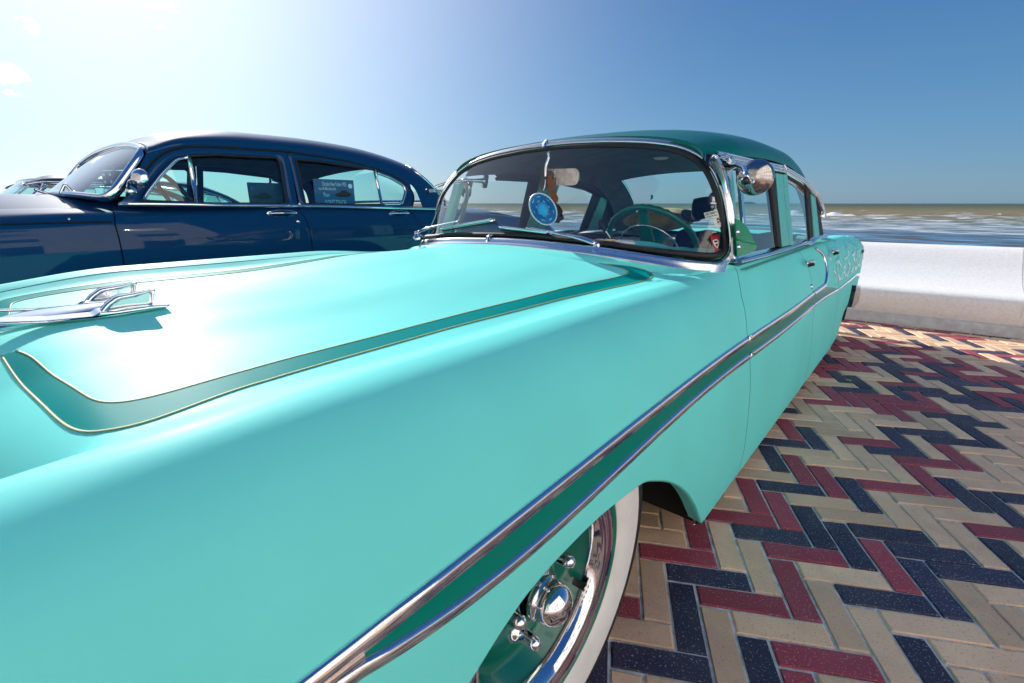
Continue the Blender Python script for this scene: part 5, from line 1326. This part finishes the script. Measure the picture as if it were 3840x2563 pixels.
lz = mk('leather_charm', C+D, [tuple(range(n)), tuple(range(2*n-1, n-1, -1))]+[(i, i+n, (i+1) % n+n, (i+1) % n) for i in range(n)], M['leather'], None, False)
tag(lz, 'brown leather charm hanging between the rear view mirror and the sombrero', 'charm')
gl = []
gq = onz(R3(1750, 1285), 1.05)
gv = empty('glove', gq, 'dark glove lying on the dashboard left of the member card', 'glove')
P = [[gq+np.array([.055*math.cos(a)*math.cos(b), .03*math.sin(a)*math.cos(b), .018*math.sin(b)+.01]) for b in np.linspace(-1.57, 1.57, 9)] for a in np.linspace(0, 2*math.pi, 20, endpoint=False)]
V, Fc = grid(np.array(P), True, False); mk('palm', V, Fc, M['leather'], gv)
for i in range(4): tube('finger', smoothpath([gq+(.03, -.02+.013*i, .012), gq+(.06, -.022+.015*i, .020), gq+(.085, -.022+.016*i, .008)], 8, 1), .008, M['blackfelt'], gv, 8)

# ================================================================== NAVY SEDAN
BX = -3.1; BC = -4.06
nav = empty('navy_sedan', (BC, 2.0, 0), 'large glossy navy blue 1950s sedan parked on the far side of the mint car', 'car', 'old cars parked side by side')
def bp(p): return onp(p, -3.13, -.30, 1.18)
BKW = [.87, .93, .955, .96, .962, .965, .96, .945, .935, .90, .80, .74]
BKZ = [.20, .26, .45, .70, .84, .95, 1.04, 1.095, 1.12, 1.155, 1.175, 1.178]
bst = {-1.45: ([.60, .66, .70, .72, .73, .73, .72, .70, .68, .64, .58, .55], [.45, .48, .55, .68, .78, .87, .94, .98, 1.0, 1.03, 1.05, 1.055]),
       -1.2: ([.80, .86, .88, .89, .89, .89, .885, .87, .85, .80, .70, .64], [.30, .35, .48, .70, .82, .92, 1.0, 1.055, 1.08, 1.11, 1.13, 1.135]),
       -.6: (BKW[:9]+[.86, .76, .70], [.20, .26, .45, .70, .84, .94, 1.02, 1.08, 1.10, 1.13, 1.15, 1.155]),
       .0: (BKW[:9]+[.87, .77, .71], [.20, .26, .45, .70, .84, .95, 1.035, 1.09, 1.112, 1.145, 1.165, 1.170]),
       .55: (BKW, BKZ), 1.5: (BKW[:9]+[.93, .92, .91], BKZ[:9]+[1.145, 1.165, 1.178]), 2.5: (BKW[:9]+[.93, .92, .91], BKZ[:9]+[1.14, 1.155, 1.162]),
       3.4: (BKW[:9]+[.92, .88, .84], [.20, .26, .45, .70, .84, .95, 1.03, 1.075, 1.09, 1.10, 1.105, 1.105]),
       4.3: ([.85, .90, .92, .93, .93, .93, .92, .90, .88, .84, .78, .72], [.28, .32, .45, .66, .78, .87, .94, .98, 1.0, 1.01, 1.02, 1.02]),
       4.7: ([.70, .75, .78, .79, .79, .79, .78, .76, .74, .70, .64, .60], [.40, .43, .5, .64, .72, .79, .84, .87, .88, .89, .895, .895])}
B_Y = np.array(sorted(bst)); B_W = np.array([bst[y][0] for y in B_Y]); B_Z = np.array([bst[y][1] for y in B_Y])
BTY = np.linspace(B_Y[0], B_Y[-1], 800)
BTW = np.stack([pch(B_Y, B_W[:, k], BTY) for k in range(12)], 1); BTZ = np.stack([pch(B_Y, B_Z[:, k], BTY) for k in range(12)], 1)
BQ = {}
def bsec(y):
    i = int(round((min(max(y, B_Y[0]), B_Y[-1])-B_Y[0])/(BTY[1]-BTY[0]))); return BTW[i], BTZ[i]
def bsec_s(y, n=50):
    i = int(round((min(max(y, B_Y[0]), B_Y[-1])-B_Y[0])/(BTY[1]-BTY[0])))
    if (i, n) not in BQ: BQ[(i, n)] = smoothpath(np.stack([BTW[i], BTZ[i]], 1), n, 1)
    return BQ[(i, n)]
def bmir(P, s):
    P = np.array(P, float)
    if s == -1: P[..., 0] = 2*BC-P[..., 0]
    return P
def bpt(y, z, off=0):
    w, zz = bsec(y); return np.array([BC+float(np.interp(z, zz, w))+off, y, z])
bg1 = ([.2, .84, 1.02, 1.10, 1.2], [.60, .596, .60, .60, .625]); bg2 = ([.2, .87, .99, 1.10, 1.19], [1.61, 1.606, 1.605, 1.596, 1.548]); bg3 = ([.2, .7, .99, 1.087, 1.17], [2.66, 2.64, 2.549, 2.494, 2.444])
def bpanel(name, ya, yb, n, s, wh=None):
    P = []
    for t in np.linspace(0, 1, n):
        row = []
        for q in range(50):
            yn = ya(.8)*(1-t)+yb(.8)*t; z = bsec_s(yn)[q][1]; y = (ya(z)+.003)*(1-t)+(yb(z)-.003)*t
            Q = bsec_s(y); w, z = Q[q]
            if wh:
                for (wy, wr) in wh:
                    if abs(y-wy) < wr: z = max(z, .34+math.sqrt(max(0, wr*wr-(y-wy)**2))*.80 if True else z)
            row.append((BC+w, y, z))
        P.append(row)
    return gridobj(name, bmir(np.array(P), s), M['navy'], nav, flip=(s == 1))
cst = lambda v: (lambda z: v)
gf = lambda g: (lambda z: float(np.interp(z, *g)))
for s in (1, -1):
    bpanel('front_fender', cst(-1.45), gf(bg1), 60, s, [(-.62, .40)]); bpanel('front_door', gf(bg1), gf(bg2), 16, s); bpanel('rear_door', gf(bg2), gf(bg3), 16, s); bpanel('rear_fender', gf(bg3), cst(4.7), 50, s, [(2.95, .36)])
    P = [[(BC+w-.012, y, z-.004) for w, z in bsec_s(y, 30)] for y in np.linspace(-.2, 2.9, 60)]
    gridobj('inner_shell', bmir(np.array(P), s), M['dark'], nav, flip=(s == 1))
    # character line along the doors, bright belt strip
    for nm, pxs, r_, m_ in (('belt_moulding', [R1(990, 708), R1(1650, 714), R2(0, 774), R2(1000, 784), R2(1800, 803), R2(2030, 808)], .011, 'chrome'),):
        pts = smoothpath([bp(p)+(.012, 0, 0) for p in pxs], 50, 1); V, Fc = sweep(bmir(pts, s), (s, 0, 0), dome(r_, .007)); mk(nm, V, Fc, M[m_], nav)
    pts = np.array([bpt(y, 1.112, .002) for y in np.linspace(-1.3, .59, 50)]); V, Fc = sweep(bmir(pts, s), (s, 0, .5), circ(.004, 6)); mk('fender_seam', V, Fc, M['dark'], nav)
    pts = np.array([bpt(y, .835+.002*y, .0) for y in np.linspace(-1.3, .575, 50)])
    wv = np.interp(np.linspace(-1.3, .575, 50), [-1.3, .1, .575], [.03, .020, .003]); V, Fc = sweep(bmir(pts, s), (s, 0, 0), np.array([[(a*w_, b) for a, b in dome(1, .014)] for w_ in wv])); mk('side_spear', V, Fc, M['chrome'], nav)
def bhandle(y0, y1, z, s):
    yy = (y0+y1)/2; L = (y1-y0)/2; c = bpt(yy, z)
    P = [[c+np.array([.004+.010*math.cos(math.pi*.5*abs(rr)), 0, 0])+np.array([0, math.cos(a)*L*rr, math.sin(a)*.022*rr]) for rr in (1.0, .92, .84)] for a in np.linspace(0, 2*math.pi, 40, endpoint=False)]
    V, Fc = grid(bmir(np.array(P), s), True, False); h = mk('door_handle', V, Fc, M['chrome'], nav)
    tube('grip', bmir(smoothpath([c+(.008, -L*.9, 0), c+(.028, 0, .002), c+(.008, L*.9, 0)], 16, 1), s), .008, M['chrome'], h, 8)
for s in (1, -1):
    bhandle(1.354, 1.545, 1.139, s); bhandle(2.25, 2.44, 1.125, s)
    lathe('door_lock', [(0, .009), (.008, .008), (.013, .003), (.014, -.002)], bmir(bpt(1.539, 1.086), s), (s, 0, 0), M['chrome'], nav, 16)
# hood and cowl of the navy car
P = []
for y in np.linspace(-1.45, .70, 30):
    w, z = bsec(y); row = []
    for q in np.linspace(-1, 1, 33):
        zz = z[-1]+(.075-.02*max(0, -y))*(1-abs(q)**2.4); row.append((BC+q*w[-1], y, zz))
    P.append(row)
gridobj('hood', np.array(P), M['navy'], nav, flip=True)
# windshield of the navy car: curved sheet
def bws(s_, t):
    a = abs(s_); x = BC+math.copysign(1, s_)*(.86-.045*t)*a; yb = .50+.12*a**3.2; zb = 1.25-.03*a**3; yt = .85-.03*a**3.0; zt = 1.535-.065*a**2.6
    return np.array([x, yb*(1-t)+yt*t, zb*(1-t)+zt*t])
ss = np.linspace(-1, 1, 50)
gridobj('windshield', np.array([[bws(s_, t) for t in np.linspace(0, 1, 12)] for s_ in ss]), M['tealglass'], nav)
lp_ = [bws(s_, 1) for s_ in ss]+[bws(1, t) for t in np.linspace(.95, .05, 12)]+[bws(s_, 0) for s_ in ss[::-1]]+[bws(-1, t) for t in np.linspace(.05, .95, 12)]
lp_ = smoothpath(lp_, 130, 3, True); V, Fc = sweep(lp_, (0, -.8, .5), circ(.026, 8, .017), True); mk('windshield_moulding', V, Fc, M['chrome'], nav)
# roof
BR = [((-3.225, .82, 1.455), (.87, 1.55)), ((-3.235, 1.0, 1.508), (1.05, 1.625)), ((-3.24, 1.35, 1.526), (1.4, 1.668)), ((-3.24, 1.65, 1.524), (1.75, 1.670)), ((-3.235, 2.0, 1.495), (2.15, 1.655)), ((-3.225, 2.25, 1.450), (2.5, 1.61)), ((-3.205, 2.46, 1.385), (2.80, 1.53)), ((-3.18, 2.56, 1.30), (3.02, 1.42)), ((-3.15, 2.60, 1.165), (3.35, 1.17))]
btk = np.linspace(0, 1, len(BR))
def broof(t, s_, inset=0):
    xr, yr, zr, ym, zm = [float(pch(btk, A, t)) for A in ([r_[0][0] for r_ in BR], [r_[0][1] for r_ in BR], [r_[0][2] for r_ in BR], [r_[1][0] for r_ in BR], [r_[1][1] for r_ in BR])]
    a = abs(s_)*math.pi/2; n_ = 2.3; sx = math.copysign(math.sin(a)**(2/n_), s_); cz = max(0, math.cos(a))**(2/n_)
    return np.array([BC+(xr-BC-inset)*sx, yr+(ym-yr)*cz, zr+(zm-zr)*cz-inset])
bgd = lambda t0, t1, s0, s1, a, b, ins=0: np.array([[broof(t, q, ins) for q in np.linspace(s0, s1, b)] for t in np.linspace(t0, t1, a)])
gridobj('roof', bgd(0, .74, -1, 1, 40, 51), M['navy'], nav, flip=True); gridobj('header', np.array([[bws(q*.99, 1.0), (bws(q*.99, 1.0)+broof(.0, q))/2+np.array([0, -.01, .008]), broof(0, q)] for q in np.linspace(-1, 1, 40)]), M['navy'], nav); gridobj('headliner', bgd(.05, .74, -.98, .98, 30, 31, .03), M['headliner'], nav)
gridobj('rear_window', bgd(.745, .97, -.72, .72, 12, 24, .01), M['tealglass'], nav)
for s in (1, -1):
    a, b = (.74, 1.0) if s == 1 else (-1., -.74)
    gridobj('rear_pillar', bgd(.74, 1, a, b, 16, 10), M['navy'], nav, flip=True)
e_ = [broof(.745, q) for q in np.linspace(-.73, .73, 30)]+[broof(t, .73) for t in np.linspace(.76, .96, 8)]+[broof(.975, q) for q in np.linspace(.73, -.73, 30)]+[broof(t, -.73) for t in np.linspace(.96, .76, 8)]
tube('rear_window_moulding', smoothpath(e_, 80, 2, True), .014, M['chrome'], nav, 8, True, up=(0, 1, .4))
# greenhouse side: one pressed frame with window openings (outer outline minus openings), as strips between outlines
def bframe(name, outer, inner, s, m='navy', d=.0, bead='chrome', pane=True):
    o3 = resample(np.array([bp(p) for p in outer]), 80, True); i3 = resample(np.array([bp(p) for p in inner]), 80, True)
    k = int(np.argmin(np.linalg.norm(i3-o3[0], axis=1))); i3 = np.roll(i3, -k, 0)
    P = [[a, a*.5+b*.5+(.008, 0, 0), b+(.0, 0, 0), b+(-.03, 0, 0)] for a, b in zip(o3, i3)]
    V, Fc = grid(bmir(np.array(P)+np.array([d, 0, 0]), s), True, False); mk(name, V, Fc, M[m], nav)
    if bead: tube('window_bead', bmir(i3+np.array([d+.003, 0, 0]), s), .006, M[bead], nav, 6, True, up=(1, 0, 0))
    if pane: mk('door_window', bmir(i3+np.array([d-.015, 0, 0]), s), [tuple(range(80))], M['tealglass'], nav, False)
bt = [R1(1000, 705), R1(1060, 640), R1(1180, 490), R1(1290, 345), R1(1400, 268), R1(1550, 226), R1(2016, 240), R2(300, 262), R2(664, 290), R2(700, 420), R2(765, 768), R2(300, 774), R2(0, 768), R1(1650, 705)]
for s in (1, -1):
    bframe('front_door_frame', bt, [R1(1190, 680), R1(1230, 600), R1(1350, 450), R1(1470, 330), R1(1580, 306), R2(0, 318), R2(560, 345), R2(600, 370), R2(665, 757), R2(0, 757), R1(1640, 697)], s, 'navy', 0, 'black')
    bt2 = [R2(670, 292), R2(1000, 335), R2(1400, 415), R2(1600, 490), R2(1740, 575), R2(1800, 650), R2(1815, 710), R2(1790, 785), R2(1300, 782), R2(780, 770), R2(715, 470)]
    bframe('rear_door_frame', bt2, [R2(745, 360), R2(1000, 385), R2(1450, 455), R2(1600, 515), R2(1735, 595), R2(1750, 650), R2(1715, 765), R2(1300, 770), R2(832, 758)], s, 'navy', 0, 'black')
    for a, b in ((R1(1583, 300), R1(1658, 700)), (R2(1457, 455), R2(1524, 772))):
        L = np.array([bp(a), bp(b)])+(.004, 0, 0); V, Fc = sweep(bmir(L, s), (s, 0, 0), dome(.011, .008)); mk('window_divider', V, Fc, M['chrome'], nav)
    tr = [bp(p)+(.004, 0, 0) for p in (R1(1205, 672), R1(1240, 610), R1(1360, 455), R1(1480, 335), R1(1575, 318))]; V, Fc = sweep(bmir(smoothpath(tr, 20, 1), s), (s, 0, 0), dome(.009, .006)); mk('vent_frame', V, Fc, M['chrome'], nav)
    tr = [bp(p)+(.004, 0, 0) for p in (R2(1480, 480), R2(1600, 525), R2(1725, 598), R2(1742, 645), R2(1705, 762), R2(1540, 765))]; V, Fc = sweep(bmir(smoothpath(tr, 26, 1), s), (s, 0, 0), dome(.010, .006)); mk('vent_frame', V, Fc, M['chrome'], nav)
    # gutter above the doors
    gt = [bp(p)+(.004, 0, 0) for p in (R1(1060, 640), R1(1285, 335), R1(1400, 262), R1(1550, 222), R1(2016, 235), R2(0, 247), R2(660, 286), R2(1200, 372), R2(1500, 452), R2(1700, 542), R2(1800, 640), R2(1822, 705), R2(1795, 785))]
    V, Fc = sweep(bmir(smoothpath(gt, 70, 2), s), (s, 0, 0), circ(.006, 6)); mk('roof_gutter', V, Fc, M['dark'], nav)
    P = [[p+(-.004, 0, 0), broof(min(1, max(0, float(np.interp(p[1], [r_[0][1] for r_ in BR], btk)))), 1.0) if s == 1 or True else 0] for p in smoothpath(gt, 60, 2)]
    gridobj('roof_side', bmir(np.array(P), s), M['navy'], nav, flip=(s == -1))
    V = [bp(p)+(.001, 0, 0) for p in (R1(1280, 640), R1(1290, 560))]
    # spot mirror on a bent stalk
    mc = onx(R1(1168, 487), -3.02)
    hd = lathe('door_mirror', [(0, .016), (.018, .015), (.032, .010), (.043, 0), (.045, -.005), (.041, -.008)], bmir(mc, s), unit((.55*s, -.7, .1)), M['chrome'], nav, 32)
    L = smoothpath([onx(R1(1100, 598), -3.16), onx(R1(1078, 560), -3.12), onx(R1(1090, 515), -3.07), onx(R1(1140, 492), -3.04)], 16, 2); tube('mirror_stalk', bmir(L, s), .010, M['chrome'], hd, 8)
    lathe('mirror_foot', [(.026, -.01), (.024, .014), (.012, .024), (0, .025)], bmir(onx(R1(1105, 600), -3.155), s), (s, 0, .3), M['chrome'], hd, 16)
# antenna base on the fender
ab = np.array([BC+.93, .42, 1.105]); q = onx(R1(595, 905), -3.15)
a_ = lathe('antenna_base', [(.030, -.012), (.030, .0), (.026, .006), (.016, .010), (.012, .030), (.007, .036), (.006, .046), (0, .048)], q, (.25, 0, 1), M['chrome'], nav, 20)
# wipers
for px in ((R1(505, 622), R1(545, 540), R1(630, 630)), (R1(420, 625), R1(350, 605), R1(285, 582))):
    pts = smoothpath([onx(p, -3.62 if px[0][0] > R1(450, 0)[0] else -3.95) for p in px], 16, 1); w_ = tube('wiper', pts, .008, M['chrome'], nav, 8)
# green/clear interior pieces: seats, steering wheel, dash
def bbench(y, zt, m):
    prof = smoothpath([(y-.45, .5), (y-.48, .60), (y-.1, .66), (y, .70), (y+.07, zt-.05), (y+.12, zt), (y+.18, zt-.03), (y+.2, .5)], 30, 2)
    gridobj('seat', np.array([[(BC+x, a, b+.003*math.sin(x*50)) for a, b in prof] for x in np.linspace(-.72, .72, 30)]), m, nav)
bbench(1.35, 1.185, M['steel']); bbench(2.35, 1.195, M['steel'])
sc2 = np.array([-3.50, 1.02, 1.20]); ax2 = unit((0, .85, .5)); b1 = np.array([1., 0, 0]); b2 = np.cross(ax2, b1)
stb = tube('steering_wheel', np.array([sc2+.20*(math.cos(a)*b1+math.sin(a)*b2) for a in np.linspace(0, 2*math.pi, 60, endpoint=False)]), .013, M['black'], nav, 8, True, up=ax2)
for a in (.3, 1.57, 2.84): tube('wheel_spoke', [sc2, sc2+.2*(math.cos(a)*b1+math.sin(a)*b2)], .010, M['black'], stb, 8)
gridobj('dashboard', np.array([[(x, .45+.25*abs((x-BC)/.8)**3, 1.235), (x, .80, 1.22), (x, .86, 1.19), (x, .84, 1.0)] for x in np.linspace(BC-.8, BC+.8, 24)]), M['navy_trim'], nav)
gridobj('parcel_shelf', np.array([[(x, y, 1.165) for x in np.linspace(BC-.75, BC+.75, 5)] for y in (2.5, 3.3)]), M['steel'], nav)
boxo('floor', (BC, 1.8, .40), (1.7, 2.4, .05), M['dark'], nav)
gridobj('trunk_lid', np.array([[(BC+q*.82, y, z-.05*abs(q)**3) for q in np.linspace(-1, 1, 21)] for y, z in ((3.2, 1.17), (3.6, 1.16), (4.1, 1.09), (4.5, .98), (4.68, .85), (4.7, .5))]), M['navy'], nav)
for s in (1, -1):
    for wy in (-.62, 2.95):
        x = BC+s*.93; ax = (s, 0, 0); t = empty('wheel', (x, wy, .36)); t.parent = nav; t.location = (x-BC, wy-2.0, .36)
        lathe('tyre', [(.2, -.2), (.34, -.19), (.36, -.15), (.36, -.05), (.345, -.01), (.30, .0), (.22, -.01)], (x, wy, .36), ax, None, t, 48, [M['black'], M['white']], [0, 0, 0, 0, 1, 1]); lathe('hub_cap', [(.22, -.01), (.2, .0), (.1, .01), (.05, .04), (0, .045)], (x, wy, .36), ax, M['chrome'], t, 40)
# stickers on the quarter glass / rear window
for px, m_, lab, tx in ((R2(1932, 750), M['paper'], 'white oval sticker with a yellow and pink mark', None), (R2(1990, 727), M['ink_black'], 'dark round sticker reading 1958', '1958')):
    q = ony(px, 2.86); q = onx(px, -3.29)
    o = plate('sticker', q, (.1, 1, -.0), (-.1, -.1, 1), ell(.045, .033) if tx is None else ell(.045, .048), .002, m_, nav, lab)
    if tx: text('lettering', tx, q+(.008, -.0, 0), (.1, 1, 0), (-.1, -.1, 1), .035, M['ink_white'], o)
    else:
        lathe('print_ring', [(.014, .001), (.008, .001)], q+(.006, 0, -.008), (1, -.1, .1), M['ink_yellow'], o, 16); lathe('print_ring', [(.012, .001), (.006, .001)], q+(.006, 0, .010), (1, -.1, .1), M['ink_red'], o, 16)
        text('lettering', 'OTTE - BAS', q+(.008, -.0, .0), (.1, 1, 0), (-.1, -.1, 1), .013, M['ink_black'], o)

# show card in the navy car, and a dim reversed copy for its reflection
def carprint(O, ux, uy, m, parent, s=1.0):
    body = [(-.085, -.012), (-.088, .004), (-.060, .014), (-.030, .020), (-.018, .038), (.035, .040), (.052, .022), (.085, .016), (.088, -.008), (.04, -.024), (-.04, -.026)]
    o = plate('car_print', O, ux, uy, [(a*s, b*s) for a, b in body], .001, m, parent)
    return o
def card(px, w_, h_, x, back, lab, m, wm):
    O = onx(px, x); ux, uy = np.array([0., 1, 0]), np.array([0, 0, 1.]); fl = -1 if back else 1
    root = empty('show_card', O, lab, 'sign', 'show cards standing in the navy sedan')
    plate('board', O-np.array([.003, 0, 0]), ux, uy, rrect(w_, h_, .004, 1), .003, m, root)
    E_ = np.array([.0012, 0, 0]); fx = ux*fl
    text('lettering', 'Chrysler New Yorker 1953', O+E_+uy*h_*.33, fx, uy, .04, wm, root, width=w_*.60)
    text('lettering', 'Hemi V8 5400cc Built in USA', O+E_+uy*h_*.16-fx*w_*.18, fx, uy, .025, wm, root, width=w_*.42)
    text('lettering', 'Please', O+E_-uy*h_*.05-fx*w_*.22, fx, uy, .04, wm, root, width=w_*.14)
    text('lettering', "DON'T TOUCH", O+E_-uy*h_*.34, fx, uy, .055, wm, root, width=w_*.52)
    carprint(O+E_-uy*h_*.03+fx*w_*.20, ux, uy, M['ink_black'], root, w_/.42)
    d_ = plate('round_print', O+E_+uy*h_*.28+fx*w_*.40, ux, uy, ell(w_*.055, w_*.055, 20), .001, wm, root)
card(R2(1102, 668), .30, .185, -3.17, False, 'blue printed show card behind the rear side window of the navy sedan, lettering readable', M['card'], M['ink_cyan'])
card(R2(520, 690), .27, .16, -3.26, True, 'dark reversed copy of the show card standing in for its reflection, in the front side window of the navy sedan', M['card_reflection'], M['card'])
# fuzzy dice hanging behind the windscreen
dq = onx(R1(965, 495), -3.75); dice = empty('fuzzy_dice', dq, 'dark blue dice with white dots hanging behind the windshield of the navy sedan', 'dice')
o = boxo('die', dq, (.09, .09, .09), M['navy_trim'], dice, .012, .6); o2 = boxo('die', dq+np.array([.05, .05, -.03]), (.08, .08, .08), M['navy_trim'], dice, .012, .2)
for a, b in ((-.02, .02), (.02, -.02), (.02, .02), (-.02, -.02)): lathe('dot', [(0, .001), (.008, .001)], dq+np.array([.047*math.cos(.6-1.57+0), .047*math.sin(.6-1.57), 0])+np.array([a*math.cos(.6), a*math.sin(.6), b]), (math.cos(.6-1.57), math.sin(.6-1.57), 0), M['ink_white'], dice, 10)
tube('cord', [dq+(0, 0, .045), onx(R1(955, 400), -3.75)], .002, M['ink_white'], dice, 6)

# ================================================================== THIRD CAR (slate blue, low roof, beyond the navy one)
TX = -6.2; TC = -7.1
thr = empty('slate_sedan', (TC, 1.6, 0), 'slate blue low-roofed car mostly hidden beyond the navy sedan', 'car', 'old cars parked side by side')
TR = [((TX-.12, .62, 1.37), (.75, 1.43)), ((TX-.10, .80, 1.40), (.90, 1.475)), ((TX-.10, 1.4, 1.40), (1.4, 1.49)), ((TX-.10, 1.9, 1.37), (2.0, 1.45)), ((TX-.08, 2.2, 1.29), (2.35, 1.33)), ((TX-.03, 2.45, 1.12), (2.75, 1.10))]
ttk = np.linspace(0, 1, len(TR))
def troof(t, s_):
    v = [float(pch(ttk, A, t)) for A in ([r_[0][0] for r_ in TR], [r_[0][1] for r_ in TR], [r_[0][2] for r_ in TR], [r_[1][0] for r_ in TR], [r_[1][1] for r_ in TR])]
    a = abs(s_)*math.pi/2; sx = math.copysign(math.sin(a)**.85, s_); cz = max(0, math.cos(a))**.85
    return (TC+(v[0]-TC)*sx, v[1]+(v[3]-v[1])*cz, v[2]+(v[4]-v[2])*cz)
gridobj('roof', np.array([[troof(t, q) for q in np.linspace(-1, 1, 31)] for t in np.linspace(0, .62, 20)]), M['slate'], thr, flip=True)
for s in (1, -1):
    a, b = (.7, 1.) if s == 1 else (-1., -.7)
    gridobj('rear_pillar', np.array([[troof(t, q) for q in np.linspace(a, b, 8)] for t in np.linspace(.62, 1, 10)]), M['slate'], thr, flip=True)
gridobj('rear_window', np.array([[troof(t, q) for q in np.linspace(-.69, .69, 12)] for t in np.linspace(.63, .97, 6)]), M['tealglass'], thr)
def tm(P, s):
    P = np.array(P, float)
    if s == -1: P[..., 0] = 2*TC-P[..., 0]
    return P
for s in (1, -1):
    prof = [(-.06, .2), (0, .3), (.0, .6), (-.01, .85), (-.04, 1.0), (-.09, 1.09), (-.14, 1.11)]
    P = [[(TX+dx-.25*max(0, abs(y-1.2)-2.2)**1.5, y, z) for dx, z in smoothpath(prof, 24, 2)] for y in np.linspace(-1.6, 4.0, 60)]
    gridobj('body_side', tm(P, s), M['slate'], thr, flip=(s == 1))
    tube('belt_moulding', tm([(TX-.06, y, 1.10) for y in np.linspace(-1.4, 3.6, 30)], s), .012, M['chrome'], thr, 8, up=(1, 0, 0))
    tube('roof_moulding', tm([np.array(troof(t, 1.0))+(.006, 0, -.01) for t in np.linspace(.0, 1, 30)], s), .011, M['chrome'], thr, 8, up=(1, 0, 0))
    for y0, y1 in ((.72, 1.40), (1.46, 2.25)):
        mk('door_window', tm([(TX-.06, y0-.10*(y0 < 1), 1.12), (TX-.06, y1, 1.12), (TX-.105, y1-.06*(y1 > 2), 1.37-.08*(y1 > 2)), (TX-.105, y0+.03, 1.38)], s), [(0, 1, 2, 3)], M['tealglass'], thr, False)
        tube('window_frame', tm([(TX-.06, y0-.10*(y0 < 1), 1.12), (TX-.06, y1, 1.12), (TX-.105, y1-.06*(y1 > 2), 1.37-.08*(y1 > 2)), (TX-.105, y0+.03, 1.38)], s), .012, M['chrome'], thr, 6, True, up=(1, 0, 0))
    for wy in (-.5, 2.8):
        lathe('wheel', [(0, .02), (.15, .02), (.2, 0), (.3, -.0), (.34, -.04), (.34, -.18), (.2, -.2)], tm((TX, wy, .34), s), (s, 0, 0), None, thr, 30, [M['chrome'], M['white'], M['black']], [0, 0, 1, 2, 2, 2])
gridobj('hood', np.array([[(TC+q*.80, y, 1.09+.07*(1-q*q)) for q in np.linspace(-1, 1, 15)] for y in np.linspace(-1.7, .45, 14)]), M['slate'], thr, flip=True)
gridobj('trunk_lid', np.array([[(TC+q*.80, y, z-.03*q*q) for q in np.linspace(-1, 1, 15)] for y, z in ((2.6, 1.12), (3.4, 1.08), (3.9, .95), (4.0, .6))]), M['slate'], thr, flip=True)
gridobj('windshield', np.array([[(TC+q*(.84-.06*t), .30+.20*abs(q)**3+t*(.38-.05*abs(q)), 1.14-.03*abs(q)+t*(.27+.0*q)) for t in np.linspace(0, 1, 6)] for q in np.linspace(-1, 1, 24)]), M['tealglass'], thr)
lp3 = [(TC+q*.78, .68+.15*abs(q)**3-.0, 1.41+.0*abs(q)) for q in np.linspace(-1, 1, 20)]+[(TC+.84, .50, 1.12)]+[(TC+q*.84, .30+.20*abs(q)**3, 1.13) for q in np.linspace(1, -1, 20)]
tube('windshield_moulding', smoothpath(lp3, 70, 2, True), .02, M['chrome'], thr, 8, True)
boxo('cabin_floor', (TC, 1.4, .9), (1.5, 1.6, .3), M['steel'], thr)
gridobj('seat', np.array([[(TC+x, a, b) for a, b in ((1.2, .9), (1.3, 1.14), (1.4, 1.16), (1.45, .9))] for x in np.linspace(-.7, .7, 8)]), M['steel'], thr)

# ================================================================== FAR THINGS
def far_pt(px, D): d = ray(px); return CAM+d*(D/math.hypot(d[0], d[1]))
sp = far_pt(ZE(770, 1222), 5200); ship = empty('cargo_ship', (sp[0], sp[1], SEA), 'grey cargo ship on the horizon seen through the front side window of the mint car', 'ship')
def bx2(name, c, s_, m, par): return boxo(name, (ship.location.x+c[0], ship.location.y+c[1], SEA+c[2]), s_, m, par)
h_ = bx2('hull', (0, 0, 6), (160, 24, 14), M['ship'], ship); bx2('bridge', (-55, 0, 22), (18, 18, 18), M['ship'], ship)
for i in range(4): bx2('crane', (-20+i*22, 0, 20), (3, 3, 16), M['ship'], ship)
for i in range(3): bx2('cargo', (-15+i*28, 0, 15), (22, 18, 5), M['ship'], ship)
kp = far_pt(R4(442, 682), 170); P = []
for a in np.linspace(-1.1, 1.1, 14):
    P.append([(kp[0]+.6*math.cos(a)+b*.25*math.cos(a), kp[1]+b*.3, kp[2]+.75*math.sin(a)) for b in (-1, 0, 1)])
kt = gridobj('kite', np.array(P), M['band'], None); sdf = kt.modifiers.new('thickness', 'SOLIDIFY'); sdf.thickness = .12
tag(kt, 'small curved green kite in the sky above the sea, seen through the mint car', 'kite')
import os
if os.environ.get('SCENE_DEBUG'):
    for k_, v_ in DBG.items(): print('DBG', k_, v_)
